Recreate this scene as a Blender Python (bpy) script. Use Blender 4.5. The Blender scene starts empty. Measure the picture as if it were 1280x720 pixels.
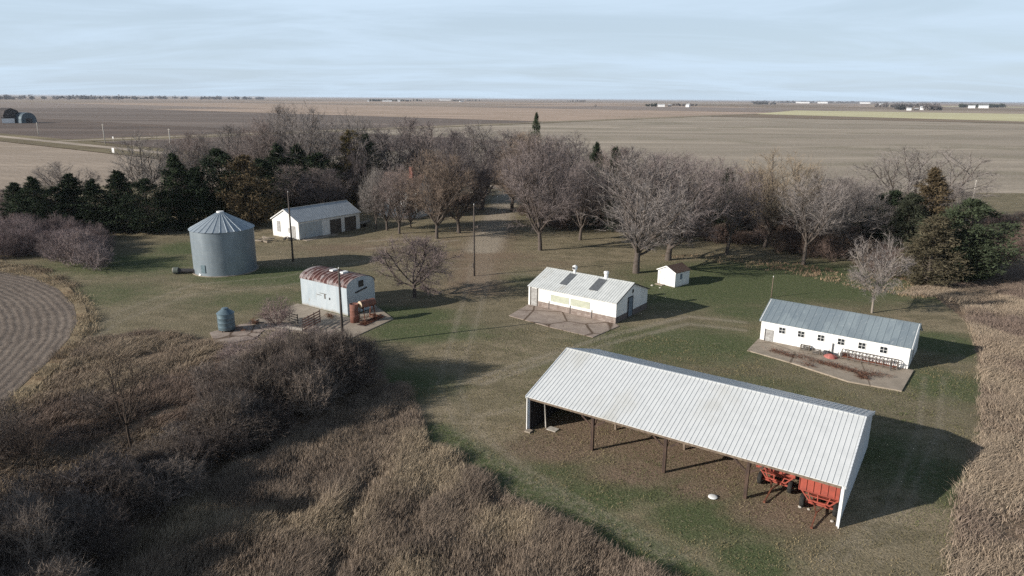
import bpy, bmesh, math, random
import numpy as np
from mathutils import Vector, Matrix
R = math.radians
random.seed(7); rng = np.random.default_rng(7)
scene = bpy.context.scene
COL = scene.collection

# ------------------------------------------------------------------ camera
F = 865.0; PITCH = math.atan(237/865.); ROLL = R(.45); H = 24.0
_r0 = Vector((1,0,0)); _f = Vector((0, math.cos(PITCH), -math.sin(PITCH))); _u0 = Vector((0, math.sin(PITCH), math.cos(PITCH)))
CR = math.cos(ROLL)*_r0 + math.sin(ROLL)*_u0
CU = -math.sin(ROLL)*_r0 + math.cos(ROLL)*_u0
def at(x, y, z=0.0):
    d = _f*F + CR*(x-640) + CU*(360-y)
    t = (z-H)/d.z
    return Vector((d.x*t, d.y*t, z))
def hgt(xb, yb, yt, xt=None):
    b = at(xb, yb); d = _f*F + CR*((xt if xt else xb)-640) + CU*(360-yt)
    return H + d.z*math.hypot(b.x, b.y)/math.hypot(d.x, d.y)
def pxsize(x, y, px):        # metres covered by px pixels at the ground point seen at x, y
    b = at(x, y); w = (b-Vector((0,0,H))).dot(_f)
    return px*w/F
cam_d = bpy.data.cameras.new('camera'); cam = bpy.data.objects.new('camera', cam_d); COL.objects.link(cam)
cam_d.sensor_width = 36; cam_d.lens = 36*F/1280; cam_d.clip_start = .5; cam_d.clip_end = 90000
m3 = Matrix((CR, CU, -_f)).transposed().to_4x4(); m3.translation = Vector((0,0,H)); cam.matrix_world = m3
scene.camera = cam

# section grid of the farmland: D runs along the fields' rows, N across
DX = Vector((.8,-.6,0)); NX = Vector((.6,.8,0))
def uv(u, v, z=0): return DX*u + NX*v + Vector((0,0,z))
ROWANG = math.atan2(-.6,.8)

# ------------------------------------------------------------------ helpers
def tag(o, label=None, cat=None, group=None, kind=None):
    if label: o['label'] = label
    if cat: o['category'] = cat
    if group: o['group'] = group
    if kind: o['kind'] = kind
    return o
def empty(name, loc, rz=0, label=None, cat=None, group=None):
    o = bpy.data.objects.new(name, None); o.location = loc; o.rotation_euler.z = rz
    o.empty_display_size = .5; COL.objects.link(o)
    return tag(o, label, cat, group)
class MB:
    def __init__(s): s.v = []; s.f = []
    def add(s, vs, fs):
        b = len(s.v); s.v += [tuple(x) for x in vs]; s.f += [tuple(i+b for i in q) for q in fs]; return s
    def box(s, x0, x1, y0, y1, z0, z1):
        return s.add([(x0,y0,z0),(x1,y0,z0),(x1,y1,z0),(x0,y1,z0),(x0,y0,z1),(x1,y0,z1),(x1,y1,z1),(x0,y1,z1)],
                     [(0,3,2,1),(4,5,6,7),(0,1,5,4),(1,2,6,5),(2,3,7,6),(3,0,4,7)])
    def bar(s, a, b, w, h=None, up=(0,0,1)):
        a = Vector(a); b = Vector(b); h = h or w; d = (b-a).normalized(); up = Vector(up)
        if abs(d.dot(up)) > .98: up = Vector((1,0,0))
        sd = d.cross(up).normalized()*w/2; u2 = sd.normalized().cross(d)*h/2
        vs = [a-sd-u2, a+sd-u2, a+sd+u2, a-sd+u2, b-sd-u2, b+sd-u2, b+sd+u2, b-sd+u2]
        return s.add(vs, [(0,3,2,1),(4,5,6,7),(0,1,5,4),(1,2,6,5),(2,3,7,6),(3,0,4,7)])
    def tube(s, a, b, r0, r1=None, n=10, cap=True):
        a = Vector(a); b = Vector(b); r1 = r0 if r1 is None else r1; d = (b-a).normalized()
        up = Vector((0,0,1)) if abs(d.z) < .9 else Vector((1,0,0))
        p = d.cross(up).normalized(); q = d.cross(p)
        vs = [a+(p*math.cos(t)+q*math.sin(t))*r0 for t in [2*math.pi*i/n for i in range(n)]]
        vs += [b+(p*math.cos(t)+q*math.sin(t))*r1 for t in [2*math.pi*i/n for i in range(n)]]
        fs = [(i,(i+1)%n,n+(i+1)%n,n+i) for i in range(n)]
        if cap: fs += [tuple(range(n-1,-1,-1)), tuple(range(n,2*n))]
        return s.add(vs, fs)
    def prism(s, pts, axis, a, b):     # pts in the plane across axis (0: y,z  1: x,z  2: x,y)
        def P(p, t): return (t,p[0],p[1]) if axis==0 else ((p[0],t,p[1]) if axis==1 else (p[0],p[1],t))
        n = len(pts); vs = [P(p,a) for p in pts]+[P(p,b) for p in pts]
        return s.add(vs, [tuple(range(n)), tuple(range(2*n-1,n-1,-1))]+[(i,n+i,n+(i+1)%n,(i+1)%n) for i in range(n)])
    def lathe(s, prof, n=32, c=(0,0)):
        vs = []; fs = []
        for r, z in prof:
            for i in range(n):
                t = 2*math.pi*i/n; vs.append((c[0]+r*math.cos(t), c[1]+r*math.sin(t), z))
        for k in range(len(prof)-1):
            for i in range(n): fs.append((k*n+i, k*n+(i+1)%n, (k+1)*n+(i+1)%n, (k+1)*n+i))
        return s.add(vs, fs)
    def build(s, name, mat, parent=None, smooth=False, fix=True):
        me = bpy.data.meshes.new(name); me.from_pydata(s.v, [], s.f)
        if fix:
            bm = bmesh.new(); bm.from_mesh(me); bmesh.ops.recalc_face_normals(bm, faces=bm.faces); bm.to_mesh(me); bm.free()
        me.materials.append(mat)
        if smooth: me.polygons.foreach_set('use_smooth', [True]*len(me.polygons))
        o = bpy.data.objects.new(name, me); COL.objects.link(o)
        if parent: o.parent = parent
        return o
def npmesh(name, verts, faces, mat, cols=None, k=3):
    me = bpy.data.meshes.new(name); nf = len(faces)
    me.vertices.add(len(verts)); me.vertices.foreach_set('co', np.asarray(verts, np.float32).ravel())
    me.loops.add(nf*k); me.loops.foreach_set('vertex_index', np.asarray(faces, np.int32).ravel())
    me.polygons.add(nf); me.polygons.foreach_set('loop_start', np.arange(0, nf*k, k, dtype=np.int32))
    try: me.polygons.foreach_set('loop_total', np.full(nf, k, np.int32))
    except Exception: pass
    if cols is not None:
        ca = me.color_attributes.new('tone', 'FLOAT_COLOR', 'POINT')
        c4 = np.ones((len(verts),4), np.float32); c4[:,:3] = cols; ca.data.foreach_set('color', c4.ravel())
    me.update(); me.validate()
    if mat: me.materials.append(mat)
    return me
def link(name, me, parent=None, loc=(0,0,0)):
    o = bpy.data.objects.new(name, me); o.location = loc; COL.objects.link(o)
    if parent: o.parent = parent
    return o

# value noise for layout (world metres)
_ng = rng.random((256,256))
def vnoise(x, y, s):
    x = np.asarray(x)/s; y = np.asarray(y)/s
    xi = np.floor(x).astype(int); yi = np.floor(y).astype(int); fx = x-xi; fy = y-yi
    fx = fx*fx*(3-2*fx); fy = fy*fy*(3-2*fy)
    g = lambda a, b: _ng[a%256, b%256]
    return (g(xi,yi)*(1-fx)+g(xi+1,yi)*fx)*(1-fy)+(g(xi,yi+1)*(1-fx)+g(xi+1,yi+1)*fx)*fy
def inpoly(x, y, poly):
    r = np.zeros(len(x), bool); n = len(poly)
    for i in range(n):
        x0, y0 = poly[i][:2]; x1, y1 = poly[(i+1)%n][:2]
        c = ((y0 > y) != (y1 > y)) & (x < (x1-x0)*(y-y0)/((y1-y0) or 1e-9)+x0); r ^= c
    return r

# ------------------------------------------------------------------ materials
class NT:
    def __init__(s, name):
        s.m = bpy.data.materials.new(name); s.m.use_nodes = True; s.t = s.m.node_tree; s.n = s.t.nodes; s.l = s.t.links
        s.b = s.n['Principled BSDF']; s.b.inputs['Roughness'].default_value = .9
        s.b.inputs['Specular IOR Level'].default_value = .2
        s.tc = s.n.new('ShaderNodeTexCoord')
    def mapv(s, sc=(1,1,1), rot=(0,0,0), src='Object', loc=(0,0,0)):
        mp = s.n.new('ShaderNodeMapping'); mp.inputs['Scale'].default_value = sc; mp.inputs['Rotation'].default_value = rot; mp.inputs['Location'].default_value = loc
        s.l.new(s.tc.outputs[src], mp.inputs[0]); return mp.outputs[0]
    def noise(s, scale, detail=4, rough=.55, vec=None, dist=0):
        n = s.n.new('ShaderNodeTexNoise'); n.inputs['Scale'].default_value = scale; n.inputs['Detail'].default_value = detail
        n.inputs['Roughness'].default_value = rough; n.inputs['Distortion'].default_value = dist
        s.l.new(vec if vec is not None else s.tc.outputs['Object'], n.inputs['Vector']); return n.outputs[0]
    def ramp(s, fac, a, b, ca=(0,0,0,1), cb=(1,1,1,1)):
        r = s.n.new('ShaderNodeMapRange'); r.inputs[1].default_value = a; r.inputs[2].default_value = b; r.interpolation_type = 'SMOOTHSTEP'
        s.l.new(fac, r.inputs[0]); return r.outputs[0]
    def mix(s, fac, a, b, mode='MIX'):
        m = s.n.new('ShaderNodeMix'); m.data_type = 'RGBA'; m.blend_type = mode
        for i, v in ((0, fac), (6, a), (7, b)):
            if isinstance(v, (int, float)): m.inputs[i].default_value = v
            elif isinstance(v, tuple): m.inputs[i].default_value = (*v[:3], 1)
            else: s.l.new(v, m.inputs[i])
        return m.outputs[2]
    def math(s, op, a, b=0.0, clamp=False):
        m = s.n.new('ShaderNodeMath'); m.operation = op; m.use_clamp = clamp
        for i, v in ((0, a), (1, b)):
            if isinstance(v, (int, float)): m.inputs[i].default_value = v
            else: s.l.new(v, m.inputs[i])
        return m.outputs[0]
    def wave(s, scale, vec, axis='X', dist=0, dscale=1, prof='SIN', detail=2):
        w = s.n.new('ShaderNodeTexWave'); w.bands_direction = axis; w.wave_profile = prof
        w.inputs['Scale'].default_value = scale; w.inputs['Distortion'].default_value = dist; w.inputs['Detail Scale'].default_value = dscale; w.inputs['Detail'].default_value = detail
        s.l.new(vec, w.inputs[0]); return w.outputs[1]
    def attr(s, name):
        a = s.n.new('ShaderNodeAttribute'); a.attribute_name = name; return a.outputs['Color'], a
    def sep(s, c):
        x = s.n.new('ShaderNodeSeparateColor'); s.l.new(c, x.inputs[0]); return x.outputs
    def geopos(s):
        g = s.n.new('ShaderNodeNewGeometry'); return g.outputs['Position']
    def bump(s, h, strength=.4, dist=.1):
        b = s.n.new('ShaderNodeBump'); b.inputs['Strength'].default_value = strength; b.inputs['Distance'].default_value = dist
        s.l.new(h, b.inputs['Height']); s.l.new(b.outputs[0], s.b.inputs['Normal'])
    def out(s, col, rough=None, metal=None, spec=None):
        if isinstance(col, tuple): s.b.inputs['Base Color'].default_value = (*col[:3], 1)
        else: s.l.new(col, s.b.inputs['Base Color'])
        if rough is not None: s.b.inputs['Roughness'].default_value = rough
        if metal is not None: s.b.inputs['Metallic'].default_value = metal
        if spec is not None: s.b.inputs['Specular IOR Level'].default_value = spec
        return s.m
def simple(name, c1, c2, scale=2, rough=.8, metal=0, bump=0, detail=6, lo=.35, hi=.65, spec=.2, stretch=(1,1,1)):
    t = NT(name); n = t.noise(scale, detail, .6, t.mapv(stretch))
    if bump: t.bump(n, bump, .05)
    return t.out(t.mix(t.ramp(n, lo, hi), c1, c2), rough, metal, spec)
def ribbed(name, c1, c2, pitch, axis='X', line=(.3,.3,.3), lamt=.6, rough=.45, metal=0, spec=.4, stain=None, bstr=.6, width=(.86,.97), stretch=(1,1,.25), base=None):
    t = NT(name); n = t.noise(1.3, 6, .6, t.mapv(stretch))
    c = t.mix(t.ramp(n, .35, .7), c1, c2)
    w = t.wave(2*math.pi/(20*pitch)*1.0, t.mapv(), axis)
    ln = t.ramp(w, *width)
    c = t.mix(t.math('MULTIPLY', ln, lamt), c, line)
    if stain:
        n2 = t.noise(*stain[1], t.mapv(stain[2])); c = t.mix(t.ramp(n2, *stain[3]), c, stain[0])
    if base:
        sx = t.n.new('ShaderNodeSeparateXYZ'); t.l.new(t.tc.outputs['Object'], sx.inputs[0])
        lim = t.math('MULTIPLY', t.noise(1.6, 6, .7, t.mapv((1,1,.2))), .9)
        c = t.mix(t.math('MULTIPLY', t.ramp(t.math('SUBTRACT', lim, t.math('SUBTRACT', sx.outputs[2], base[1])), .05, .5), .75), c, base[0])
    t.bump(ln, bstr, .02)
    return t.out(c, rough, metal, spec)
M = {}
M['white_paint'] = ribbed('white_board_paint', (.78,.78,.76), (.66,.66,.63), .3, 'X', (.5,.5,.48), .45, .6, base=((.33,.27,.21),-.1), stain=((.42,.38,.32),(.9,6,.7),(1,1,.5),(.62,.8)))
M['white_paint_y'] = ribbed('white_board_paint_gable', (.78,.78,.76), (.66,.66,.63), .3, 'Y', (.5,.5,.48), .45, .6, base=((.33,.27,.21),-.1), stain=((.42,.38,.32),(.9,6,.7),(1,1,.5),(.62,.8)))
M['bright_white'] = ribbed('bright_white_wall', (.78,.78,.77), (.72,.72,.70), .25, 'X', (.6,.6,.6), .25, .6, base=((.33,.27,.21),-.1), stain=((.5,.46,.4),(.7,6,.7),(1,1,.4),(.66,.85)))
M['trim'] = simple('white_trim', (.8,.8,.78), (.7,.7,.68), 3, .6)
M['shed_metal'] = ribbed('white_steel_roofing', (.62,.64,.645), (.57,.59,.595), .305, 'X', (.2,.21,.22), .8, .4, 0, .5, stain=((.50,.50,.47),(.25,6,.65),(1,.6,.4),(.5,.8)), width=(.955,.995), bstr=.1)
M['gable_metal'] = ribbed('white_steel_siding', (.7,.73,.76), (.62,.65,.68), .3, 'Y', (.35,.37,.4), .5, .45, 0, .5)
M['milk_roof'] = ribbed('ribbed_white_roofing', (.60,.62,.61), (.50,.52,.51), .33, 'X', (.2,.21,.22), .75, .4, 0, .5, stain=((.4,.38,.33),(.4,6,.7),(1,1,.4),(.55,.8)), width=(.94,.99), bstr=.1)
M['garage_roof'] = ribbed('galvanised_roof', (.42,.45,.47), (.34,.365,.385), .33, 'X', (.16,.18,.2), .6, .55, 0, .3, width=(.88,.97), bstr=.05)
t = NT('blue_grey_roofing')
n = t.noise(.5, 7, .65, t.mapv((1,.5,1))); c = t.mix(t.ramp(n,.3,.7), (.165,.205,.235), (.20,.24,.265))
c = t.mix(t.ramp(t.noise(.32,3,.5,t.mapv((1,.05,1),loc=(3.2,0,0))),.52,.56), c, (.22,.265,.29))
sc_ = t.ramp(t.wave(.9, t.mapv((1,.6,1),(0,0,.5)),'X',14,1.2,detail=3),.985,1.0); c = t.mix(t.math('MULTIPLY',sc_,.35), c, (.5,.52,.52))
w = t.wave(2*math.pi/(20*.6), t.mapv(), 'X'); ln = t.ramp(w,.93,.99); c = t.mix(t.math('MULTIPLY',ln,.35), c, (.12,.15,.17)); t.bump(ln,.3,.02)
M['blue_roof'] = t.out(c, .5, .1, .4)
t = NT('rusty_arched_roofing')
n = t.noise(1.4, 8, .7); c = t.mix(t.ramp(n,.3,.7), (.06,.022,.020), (.105,.042,.036))
w = t.wave(2*math.pi/(20*.64), t.mapv(), 'X'); ln = t.ramp(w,.97,.999); c = t.mix(t.math('MULTIPLY',ln,.8), c, (.5,.42,.4))
c = t.mix(t.math('MULTIPLY',t.ramp(t.noise(.9,6,.7,t.mapv((1,.5,1),loc=(4,1,0))),.46,.58),.8), c, (.31,.28,.28))
M['rust_roof'] = t.out(c, .8, .1, .3)
M['galv'] = ribbed('galvanised_siding', (.52,.58,.62), (.42,.49,.54), .2, 'X', (.3,.34,.38), .5, .4, .25, .5, stain=((.36,.28,.2),(1.2,6,.7),(1,1,.3),(.6,.8)), base=((.36,.28,.20),-.05))
M['galv_y'] = ribbed('galvanised_siding_end', (.46,.52,.56), (.38,.44,.5), .2, 'Y', (.3,.34,.38), .5, .4, .25, .5)
t = NT('galvanised_bin_rings')
n = t.noise(1.1, 6, .65, t.mapv((1,1,.5))); c = t.mix(t.ramp(n,.3,.7), (.25,.295,.33), (.195,.235,.265))
w = t.wave(2*math.pi/(20*.82), t.mapv(), 'Z'); c = t.mix(t.math('MULTIPLY',t.ramp(w,.9,.99),.45), c, (.2,.25,.3))
c = t.mix(t.ramp(t.noise(.8,6,.7,t.mapv((2,2,.15))),.6,.8), c, (.42,.46,.48))
M['bin'] = t.out(c, .45, .35, .5)
M['bin_roof'] = simple('galvanised_bin_roof', (.38,.43,.47), (.31,.36,.40), 2.5, .4, .4, spec=.5)
M['feed_bin'] = simple('blue_grey_bin_steel', (.15,.21,.24), (.11,.16,.19), 2.5, .45, .35, spec=.5)
M['dark_metal'] = simple('dark_iron', (.05,.05,.055), (.09,.08,.08), 4, .6, .3)
M['rust'] = simple('rusted_steel', (.22,.085,.05), (.12,.05,.035), 3, .9, .1, .3)
M['rust_light'] = simple('pink_rusted_tank', (.25,.115,.085), (.15,.075,.06), 2.2, .85, .1, .2)
M['pale_end'] = simple('peeling_pale_paint', (.55,.5,.38), (.3,.2,.13), 4, .85)
M['orange'] = simple('faded_orange_red_paint', (.36,.082,.055), (.25,.065,.048), 2.5, .5, 0, spec=.4, lo=.3, hi=.8)
M['tyre'] = simple('black_tyre_rubber', (.018,.018,.018), (.035,.033,.03), 5, .9)
M['post_wood'] = simple('weathered_dark_post', (.09,.06,.045), (.05,.035,.03), 5, .9, bump=.4, stretch=(1,1,.2))
M['dark_boards'] = simple('dark_inner_boards', (.045,.04,.04), (.025,.022,.022), 4, .95)  # near-black so the open shed's inner shade sits in the colour
M['beam_wood'] = simple('weathered_beam', (.2,.16,.12), (.12,.09,.07), 5, .9)
M['pole_wood'] = simple('grey_pole_wood', (.10,.085,.075), (.06,.05,.045), 6, .9, stretch=(1,1,.15))
M['pale_pole'] = simple('bleached_pole_wood', (.5,.47,.42), (.38,.35,.31), 6, .9)
M['grey_wood'] = simple('grey_weathered_boards', (.17,.155,.14), (.10,.09,.08), 5, .9, stretch=(1,1,.3))
M['door_brown'] = ribbed('dark_brown_doors', (.10,.085,.07), (.065,.055,.05), .3, 'X', (.04,.035,.03), .6, .8)
M['door_grey'] = simple('faded_grey_door', (.38,.38,.37), (.26,.25,.24), 3, .8)
M['door_blue'] = simple('blue_grey_door', (.17,.21,.25), (.12,.15,.18), 3, .7)
M['glass'] = simple('dark_window_glass', (.015,.018,.022), (.03,.035,.04), 2, .15, spec=.5)
M['panel'] = simple('yellowed_fibreglass', (.46,.48,.39), (.38,.40,.32), 2, .5)
M['skylight'] = simple('dark_translucent_panel', (.13,.14,.15), (.09,.095,.10), 3, .35, spec=.4, lo=.2, hi=.8)
M['vent'] = simple('white_vent_metal', (.8,.8,.8), (.65,.65,.64), 3, .5)
t = NT('concrete_block_base')
br = t.n.new('ShaderNodeTexBrick'); br.inputs['Scale'].default_value = 1; br.inputs['Brick Width'].default_value = .42; br.inputs['Row Height'].default_value = .2; br.inputs['Mortar Size'].default_value = .012
br.inputs['Color1'].default_value = (.33,.28,.25,1); br.inputs['Color2'].default_value = (.23,.19,.17,1); br.inputs['Mortar'].default_value = (.14,.12,.11,1)
t.l.new(t.mapv((1,1,1),(R(90),0,0)), br.inputs[0])
M['block'] = t.out(t.mix(t.ramp(t.noise(2,6,.7),.4,.7), br.outputs[0], (.17,.13,.11)), .95)
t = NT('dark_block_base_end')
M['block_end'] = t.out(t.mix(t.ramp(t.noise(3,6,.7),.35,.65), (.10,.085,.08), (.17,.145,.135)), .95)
def concrete(name, c1, c2, cell, crack=(.09,.075,.055), dead=.55, cw=.035):
    t = NT(name); n = t.noise(.9, 8, .7); c = t.mix(t.ramp(n,.3,.7), c1, c2)
    vo = t.n.new('ShaderNodeTexVoronoi'); vo.feature = 'DISTANCE_TO_EDGE'; vo.inputs['Scale'].default_value = 1/cell
    dv = t.n.new('ShaderNodeMix'); dv.data_type = 'VECTOR'; dv.inputs[0].default_value = .12
    nz = t.n.new('ShaderNodeTexNoise'); nz.inputs['Scale'].default_value = 1.2; t.l.new(t.tc.outputs['Object'], nz.inputs[0])
    t.l.new(t.tc.outputs['Object'], dv.inputs[4]); t.l.new(nz.outputs['Color'], dv.inputs[5]); t.l.new(dv.outputs[1], vo.inputs[0])
    e = t.ramp(vo.outputs[0], .004, cw); c = t.mix(e, crack, c)
    c = t.mix(t.ramp(t.noise(1.7,8,.75,t.mapv(loc=(5,2,0))), dead, dead+.12), c, (.12,.075,.05))
    t.bump(t.noise(9,5,.7), .4, .02)
    return t.out(c, .95)
M['concrete'] = concrete('old_concrete', (.36,.305,.245), (.26,.22,.175), 6.5, (.16,.13,.10), .6, .012)
M['concrete_cracked'] = concrete('cracked_concrete', (.36,.30,.255), (.25,.20,.17), 3.4, (.10,.07,.05), .56, .045)
M['brown_roof'] = simple('brown_shingles', (.085,.055,.045), (.13,.09,.07), 5, .9, bump=.4)
M['red_tarp'] = simple('faded_red_cover', (.38,.14,.12), (.28,.09,.08), 3, .7)
M['lid'] = simple('white_plastic_lid', (.8,.8,.78), (.7,.7,.68), 3, .4)
M['green_grey'] = simple('grey_green_machine_paint', (.14,.16,.14), (.10,.11,.10), 4, .6)
M['far_white'] = simple('far_white_walls', (.8,.8,.8), (.7,.7,.7), .1, .7)
M['far_roof'] = simple('far_grey_roofs', (.35,.36,.37), (.45,.46,.47), .1, .7)
M['far_dark'] = simple('far_dark_boards', (.045,.04,.04), (.07,.06,.06), .2, .9)
M['far_blue'] = simple('far_galvanised', (.07,.10,.12), (.10,.13,.155), .2, .5, .2)
M['brick'] = simple('reddish_brick', (.32,.12,.09), (.24,.10,.08), 4, .9)

# bark, twigs, foliage: the object's own colour tints the material
def tinted(name, lo, hi, scale, rough=.95, trans=0):
    t = NT(name); oi = t.n.new('ShaderNodeObjectInfo'); n = t.noise(scale, 3, .6)
    k = t.math('ADD', t.math('MULTIPLY', n, hi-lo), lo)
    cc = t.n.new('ShaderNodeCombineColor')
    for i in range(3): t.l.new(k, cc.inputs[i])
    return t.out(t.mix(1.0, oi.outputs['Color'], cc.outputs[0], 'MULTIPLY'), rough, 0, .1)
M['bark'] = tinted('tree_bark', .5, 1.5, 6)
M['twig'] = tinted('bare_twigs', .6, 1.4, 3)
M['needles'] = tinted('evergreen_sprays', .35, 1.65, 1.3)
def toned(name, grain=0):
    t = NT(name); c, _ = t.attr('tone'); return t.out(c, .95, 0, .1)
M['grass_blade'] = toned('dry_grass_blades'); M['brush'] = toned('brush_twigs')

# ------------------------------------------------------------------ sky, sun, haze
SUN_DIR = Vector((-.93,-.367,0)).normalized(); EL = R(20.3)
w = bpy.data.worlds.new('World'); scene.world = w; w.use_nodes = True
nt = w.node_tree; nt.nodes.clear()
out = nt.nodes.new('ShaderNodeOutputWorld'); bg = nt.nodes.new('ShaderNodeBackground'); sky = nt.nodes.new('ShaderNodeTexSky')
sky.sky_type = 'NISHITA'; sky.sun_disc = False; sky.sun_elevation = EL; sky.sun_rotation = math.atan2(SUN_DIR.x, SUN_DIR.y) % (2*math.pi)
sky.altitude = 300; sky.air_density = 1.0; sky.dust_density = 1.2; sky.ozone_density = 1.0
tc = nt.nodes.new('ShaderNodeTexCoord')
sepx = nt.nodes.new('ShaderNodeSeparateXYZ'); nt.links.new(tc.outputs['Generated'], sepx.inputs[0])
def wm(op, a, b):
    m = nt.nodes.new('ShaderNodeMath'); m.operation = op
    for i, v in ((0,a),(1,b)):
        if isinstance(v,(int,float)): m.inputs[i].default_value = v
        else: nt.links.new(v, m.inputs[i])
    return m.outputs[0]
zz = wm('ADD', wm('MAXIMUM', sepx.outputs[2], 0.0), .09)
cx = wm('DIVIDE', sepx.outputs[0], zz); cy = wm('DIVIDE', sepx.outputs[1], zz)
cmb = nt.nodes.new('ShaderNodeCombineXYZ'); nt.links.new(cx, cmb.inputs[0]); nt.links.new(cy, cmb.inputs[1])
mp = nt.nodes.new('ShaderNodeMapping'); mp.inputs['Rotation'].default_value = (0,0,R(-28)); mp.inputs['Scale'].default_value = (.3,.6,1); nt.links.new(cmb.outputs[0], mp.inputs[0])
nz = nt.nodes.new('ShaderNodeTexNoise'); nz.inputs['Scale'].default_value = 1.3; nz.inputs['Detail'].default_value = 9; nz.inputs['Roughness'].default_value = .62; nz.inputs['Distortion'].default_value = .6
nt.links.new(mp.outputs[0], nz.inputs[0])
rr = nt.nodes.new('ShaderNodeMapRange'); rr.interpolation_type = 'SMOOTHSTEP'; rr.inputs[1].default_value = .34; rr.inputs[2].default_value = .70; rr.inputs[3].default_value = .76; rr.inputs[4].default_value = 1.0
nt.links.new(nz.outputs[0], rr.inputs[0])
mx = nt.nodes.new('ShaderNodeMix'); mx.data_type = 'RGBA'; lowf = nt.nodes.new('ShaderNodeMapRange'); lowf.interpolation_type = 'SMOOTHSTEP'; lowf.inputs[1].default_value = .16; lowf.inputs[2].default_value = .6; lowf.inputs[3].default_value = 1.; lowf.inputs[4].default_value = .12
nt.links.new(sepx.outputs[2], lowf.inputs[0]); hzf = nt.nodes.new('ShaderNodeMapRange'); hzf.interpolation_type = 'SMOOTHSTEP'; hzf.inputs[1].default_value = -.01; hzf.inputs[2].default_value = .07; hzf.inputs[3].default_value = .93; hzf.inputs[4].default_value = 0.
nt.links.new(sepx.outputs[2], hzf.inputs[0]); nt.links.new(wm('MULTIPLY', wm('MAXIMUM', rr.outputs[0], hzf.outputs[0]), lowf.outputs[0]), mx.inputs[0]); nt.links.new(sky.outputs[0], mx.inputs[6])
mx.inputs[7].default_value = (8.9,11.0,13.2,1)
nt.links.new(mx.outputs[2], bg.inputs[0]); bg.inputs[1].default_value = .055
nt.links.new(bg.outputs[0], out.inputs[0])
sd = bpy.data.lights.new('sun', 'SUN'); sd.energy = 5.0; sd.angle = R(.53); sd.color = (1,.93,.84)
so = bpy.data.objects.new('sun', sd); COL.objects.link(so)
S3 = Vector((SUN_DIR.x*math.cos(EL), SUN_DIR.y*math.cos(EL), math.sin(EL)))
so.rotation_euler = S3.to_track_quat('Z','Y').to_euler(); so.location = (-60,-30,60)
scene.view_settings.view_transform = 'Standard'; scene.view_settings.look = 'None'; scene.view_settings.exposure = .38; scene.view_settings.gamma = 1
HAZE = 4.5e-5
hz = MB().box(-30000,30000,-400,30000,-1.2,27).build('haze', bpy.data.materials.new('air_haze')); tag(hz, kind='stuff')
hm = hz.data.materials[0]; hm.use_nodes = True; hn = hm.node_tree; hn.nodes.clear()
ho = hn.nodes.new('ShaderNodeOutputMaterial'); hv = hn.nodes.new('ShaderNodeVolumePrincipled'); hv.inputs['Density'].default_value = HAZE
hv.inputs['Color'].default_value = (.8,.88,1,1); hv.inputs['Anisotropy'].default_value = .1; hn.links.new(hv.outputs[0], ho.inputs['Volume'])
scene.cycles.use_denoising = False; scene.cycles.volume_bounces = 0; scene.cycles.max_bounces = 5; scene.cycles.diffuse_bounces = 3; scene.cycles.transparent_max_bounces = 8

# ------------------------------------------------------------------ ground and fields
def field_mat(name, c1, c2, row=None, rowamt=.35, big=.02, fine=3.0, patch=None, rot=ROWANG, patchs=.012):
    t = NT(name); V = t.mapv((1,1,1),(0,0,-rot))
    c = t.mix(t.ramp(t.noise(big, 5, .6, t.mapv((1,1,1),(0,0,-rot)) ), .3,.7), c1, c2)
    st = t.mapv((.12,1.3,1),(0,0,-rot))
    nr = t.noise(.25, 6, .72, st); c = t.mix(t.math('MULTIPLY', t.ramp(nr,.4,.62), .75), c, tuple(x*.62 for x in c1))
    st2 = t.mapv((.03,1,1),(0,0,-rot))
    nr2 = t.noise(.045, 5, .65, st2); c = t.mix(t.math('MULTIPLY', t.ramp(nr2,.42,.6), .85), c, tuple(x*.7 for x in c1))
    nr3 = t.noise(.0115, 5, .7, t.mapv((.07,1,1),(0,0,-rot),loc=(3,9,0))); c = t.mix(t.math('MULTIPLY', t.ramp(nr3,.42,.58), .8), c, tuple(x*.68 for x in c2)); c = t.mix(t.math('MULTIPLY', t.ramp(t.noise(.02,5,.7,t.mapv((.05,1,1),(0,0,-rot),loc=(1,5,0))),.5,.6), .7), c, tuple(min(1,x*1.35) for x in c1))
    nr4 = t.noise(.03, 5, .7, t.mapv((.06,1,1),(0,0,-rot),loc=(8,2,0))); c = t.mix(t.math('MULTIPLY', t.ramp(nr4,.5,.62), .5), c, tuple(min(1,x*1.25) for x in c1))
    if row:
        w = t.wave(2*math.pi/(20*row), t.mapv((1,1,1),(0,0,-rot)), 'Y', 1.5, .5)
        c = t.mix(t.math('MULTIPLY', w, rowamt), c, tuple(x*.45 for x in c2))
    if patch: c = t.mix(t.ramp(t.noise(patchs,5,.6,t.mapv((1,1.6,1),loc=(40,7,0))),.5,.62), c, patch)
    f = t.noise(fine, 4, .8); c = t.mix(t.math('MULTIPLY', t.ramp(f,.35,.65), .45), c, tuple(min(1,x*1.55) for x in c1))
    t.bump(f, .5, .1)
    return t.out(c, .95, 0, .1)
tan = (.215,.165,.125); brown = (.115,.083,.066); pink = (.235,.17,.135)
g_base = MB().add([(-45000,-2000,-.30),(45000,-2000,-.30),(45000,45000,-.30),(-45000,45000,-.30)],[(0,1,2,3)])
go = g_base.build('ground', field_mat('far_farmland', (.30,.24,.19), (.23,.18,.15), big=.0006, fine=.01, patch=(.235,.19,.135), patchs=.0009), fix=False); tag(go, kind='structure')
_sz = [0]
def sheet(name, pts, z, mat):
    _sz[0] += 1; z += .0006*_sz[0]
    o = MB().add([(p[0],p[1],z) for p in pts],[tuple(range(len(pts)))]).build(name, mat, fix=False)
    if o.data.polygons[0].normal.z < 0: o.data.flip_normals()
    return tag(o, kind='structure')
def uvrect(u0,u1,v0,v1): return [uv(u0,v0),uv(u1,v0),uv(u1,v1),uv(u0,v1)]
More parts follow.
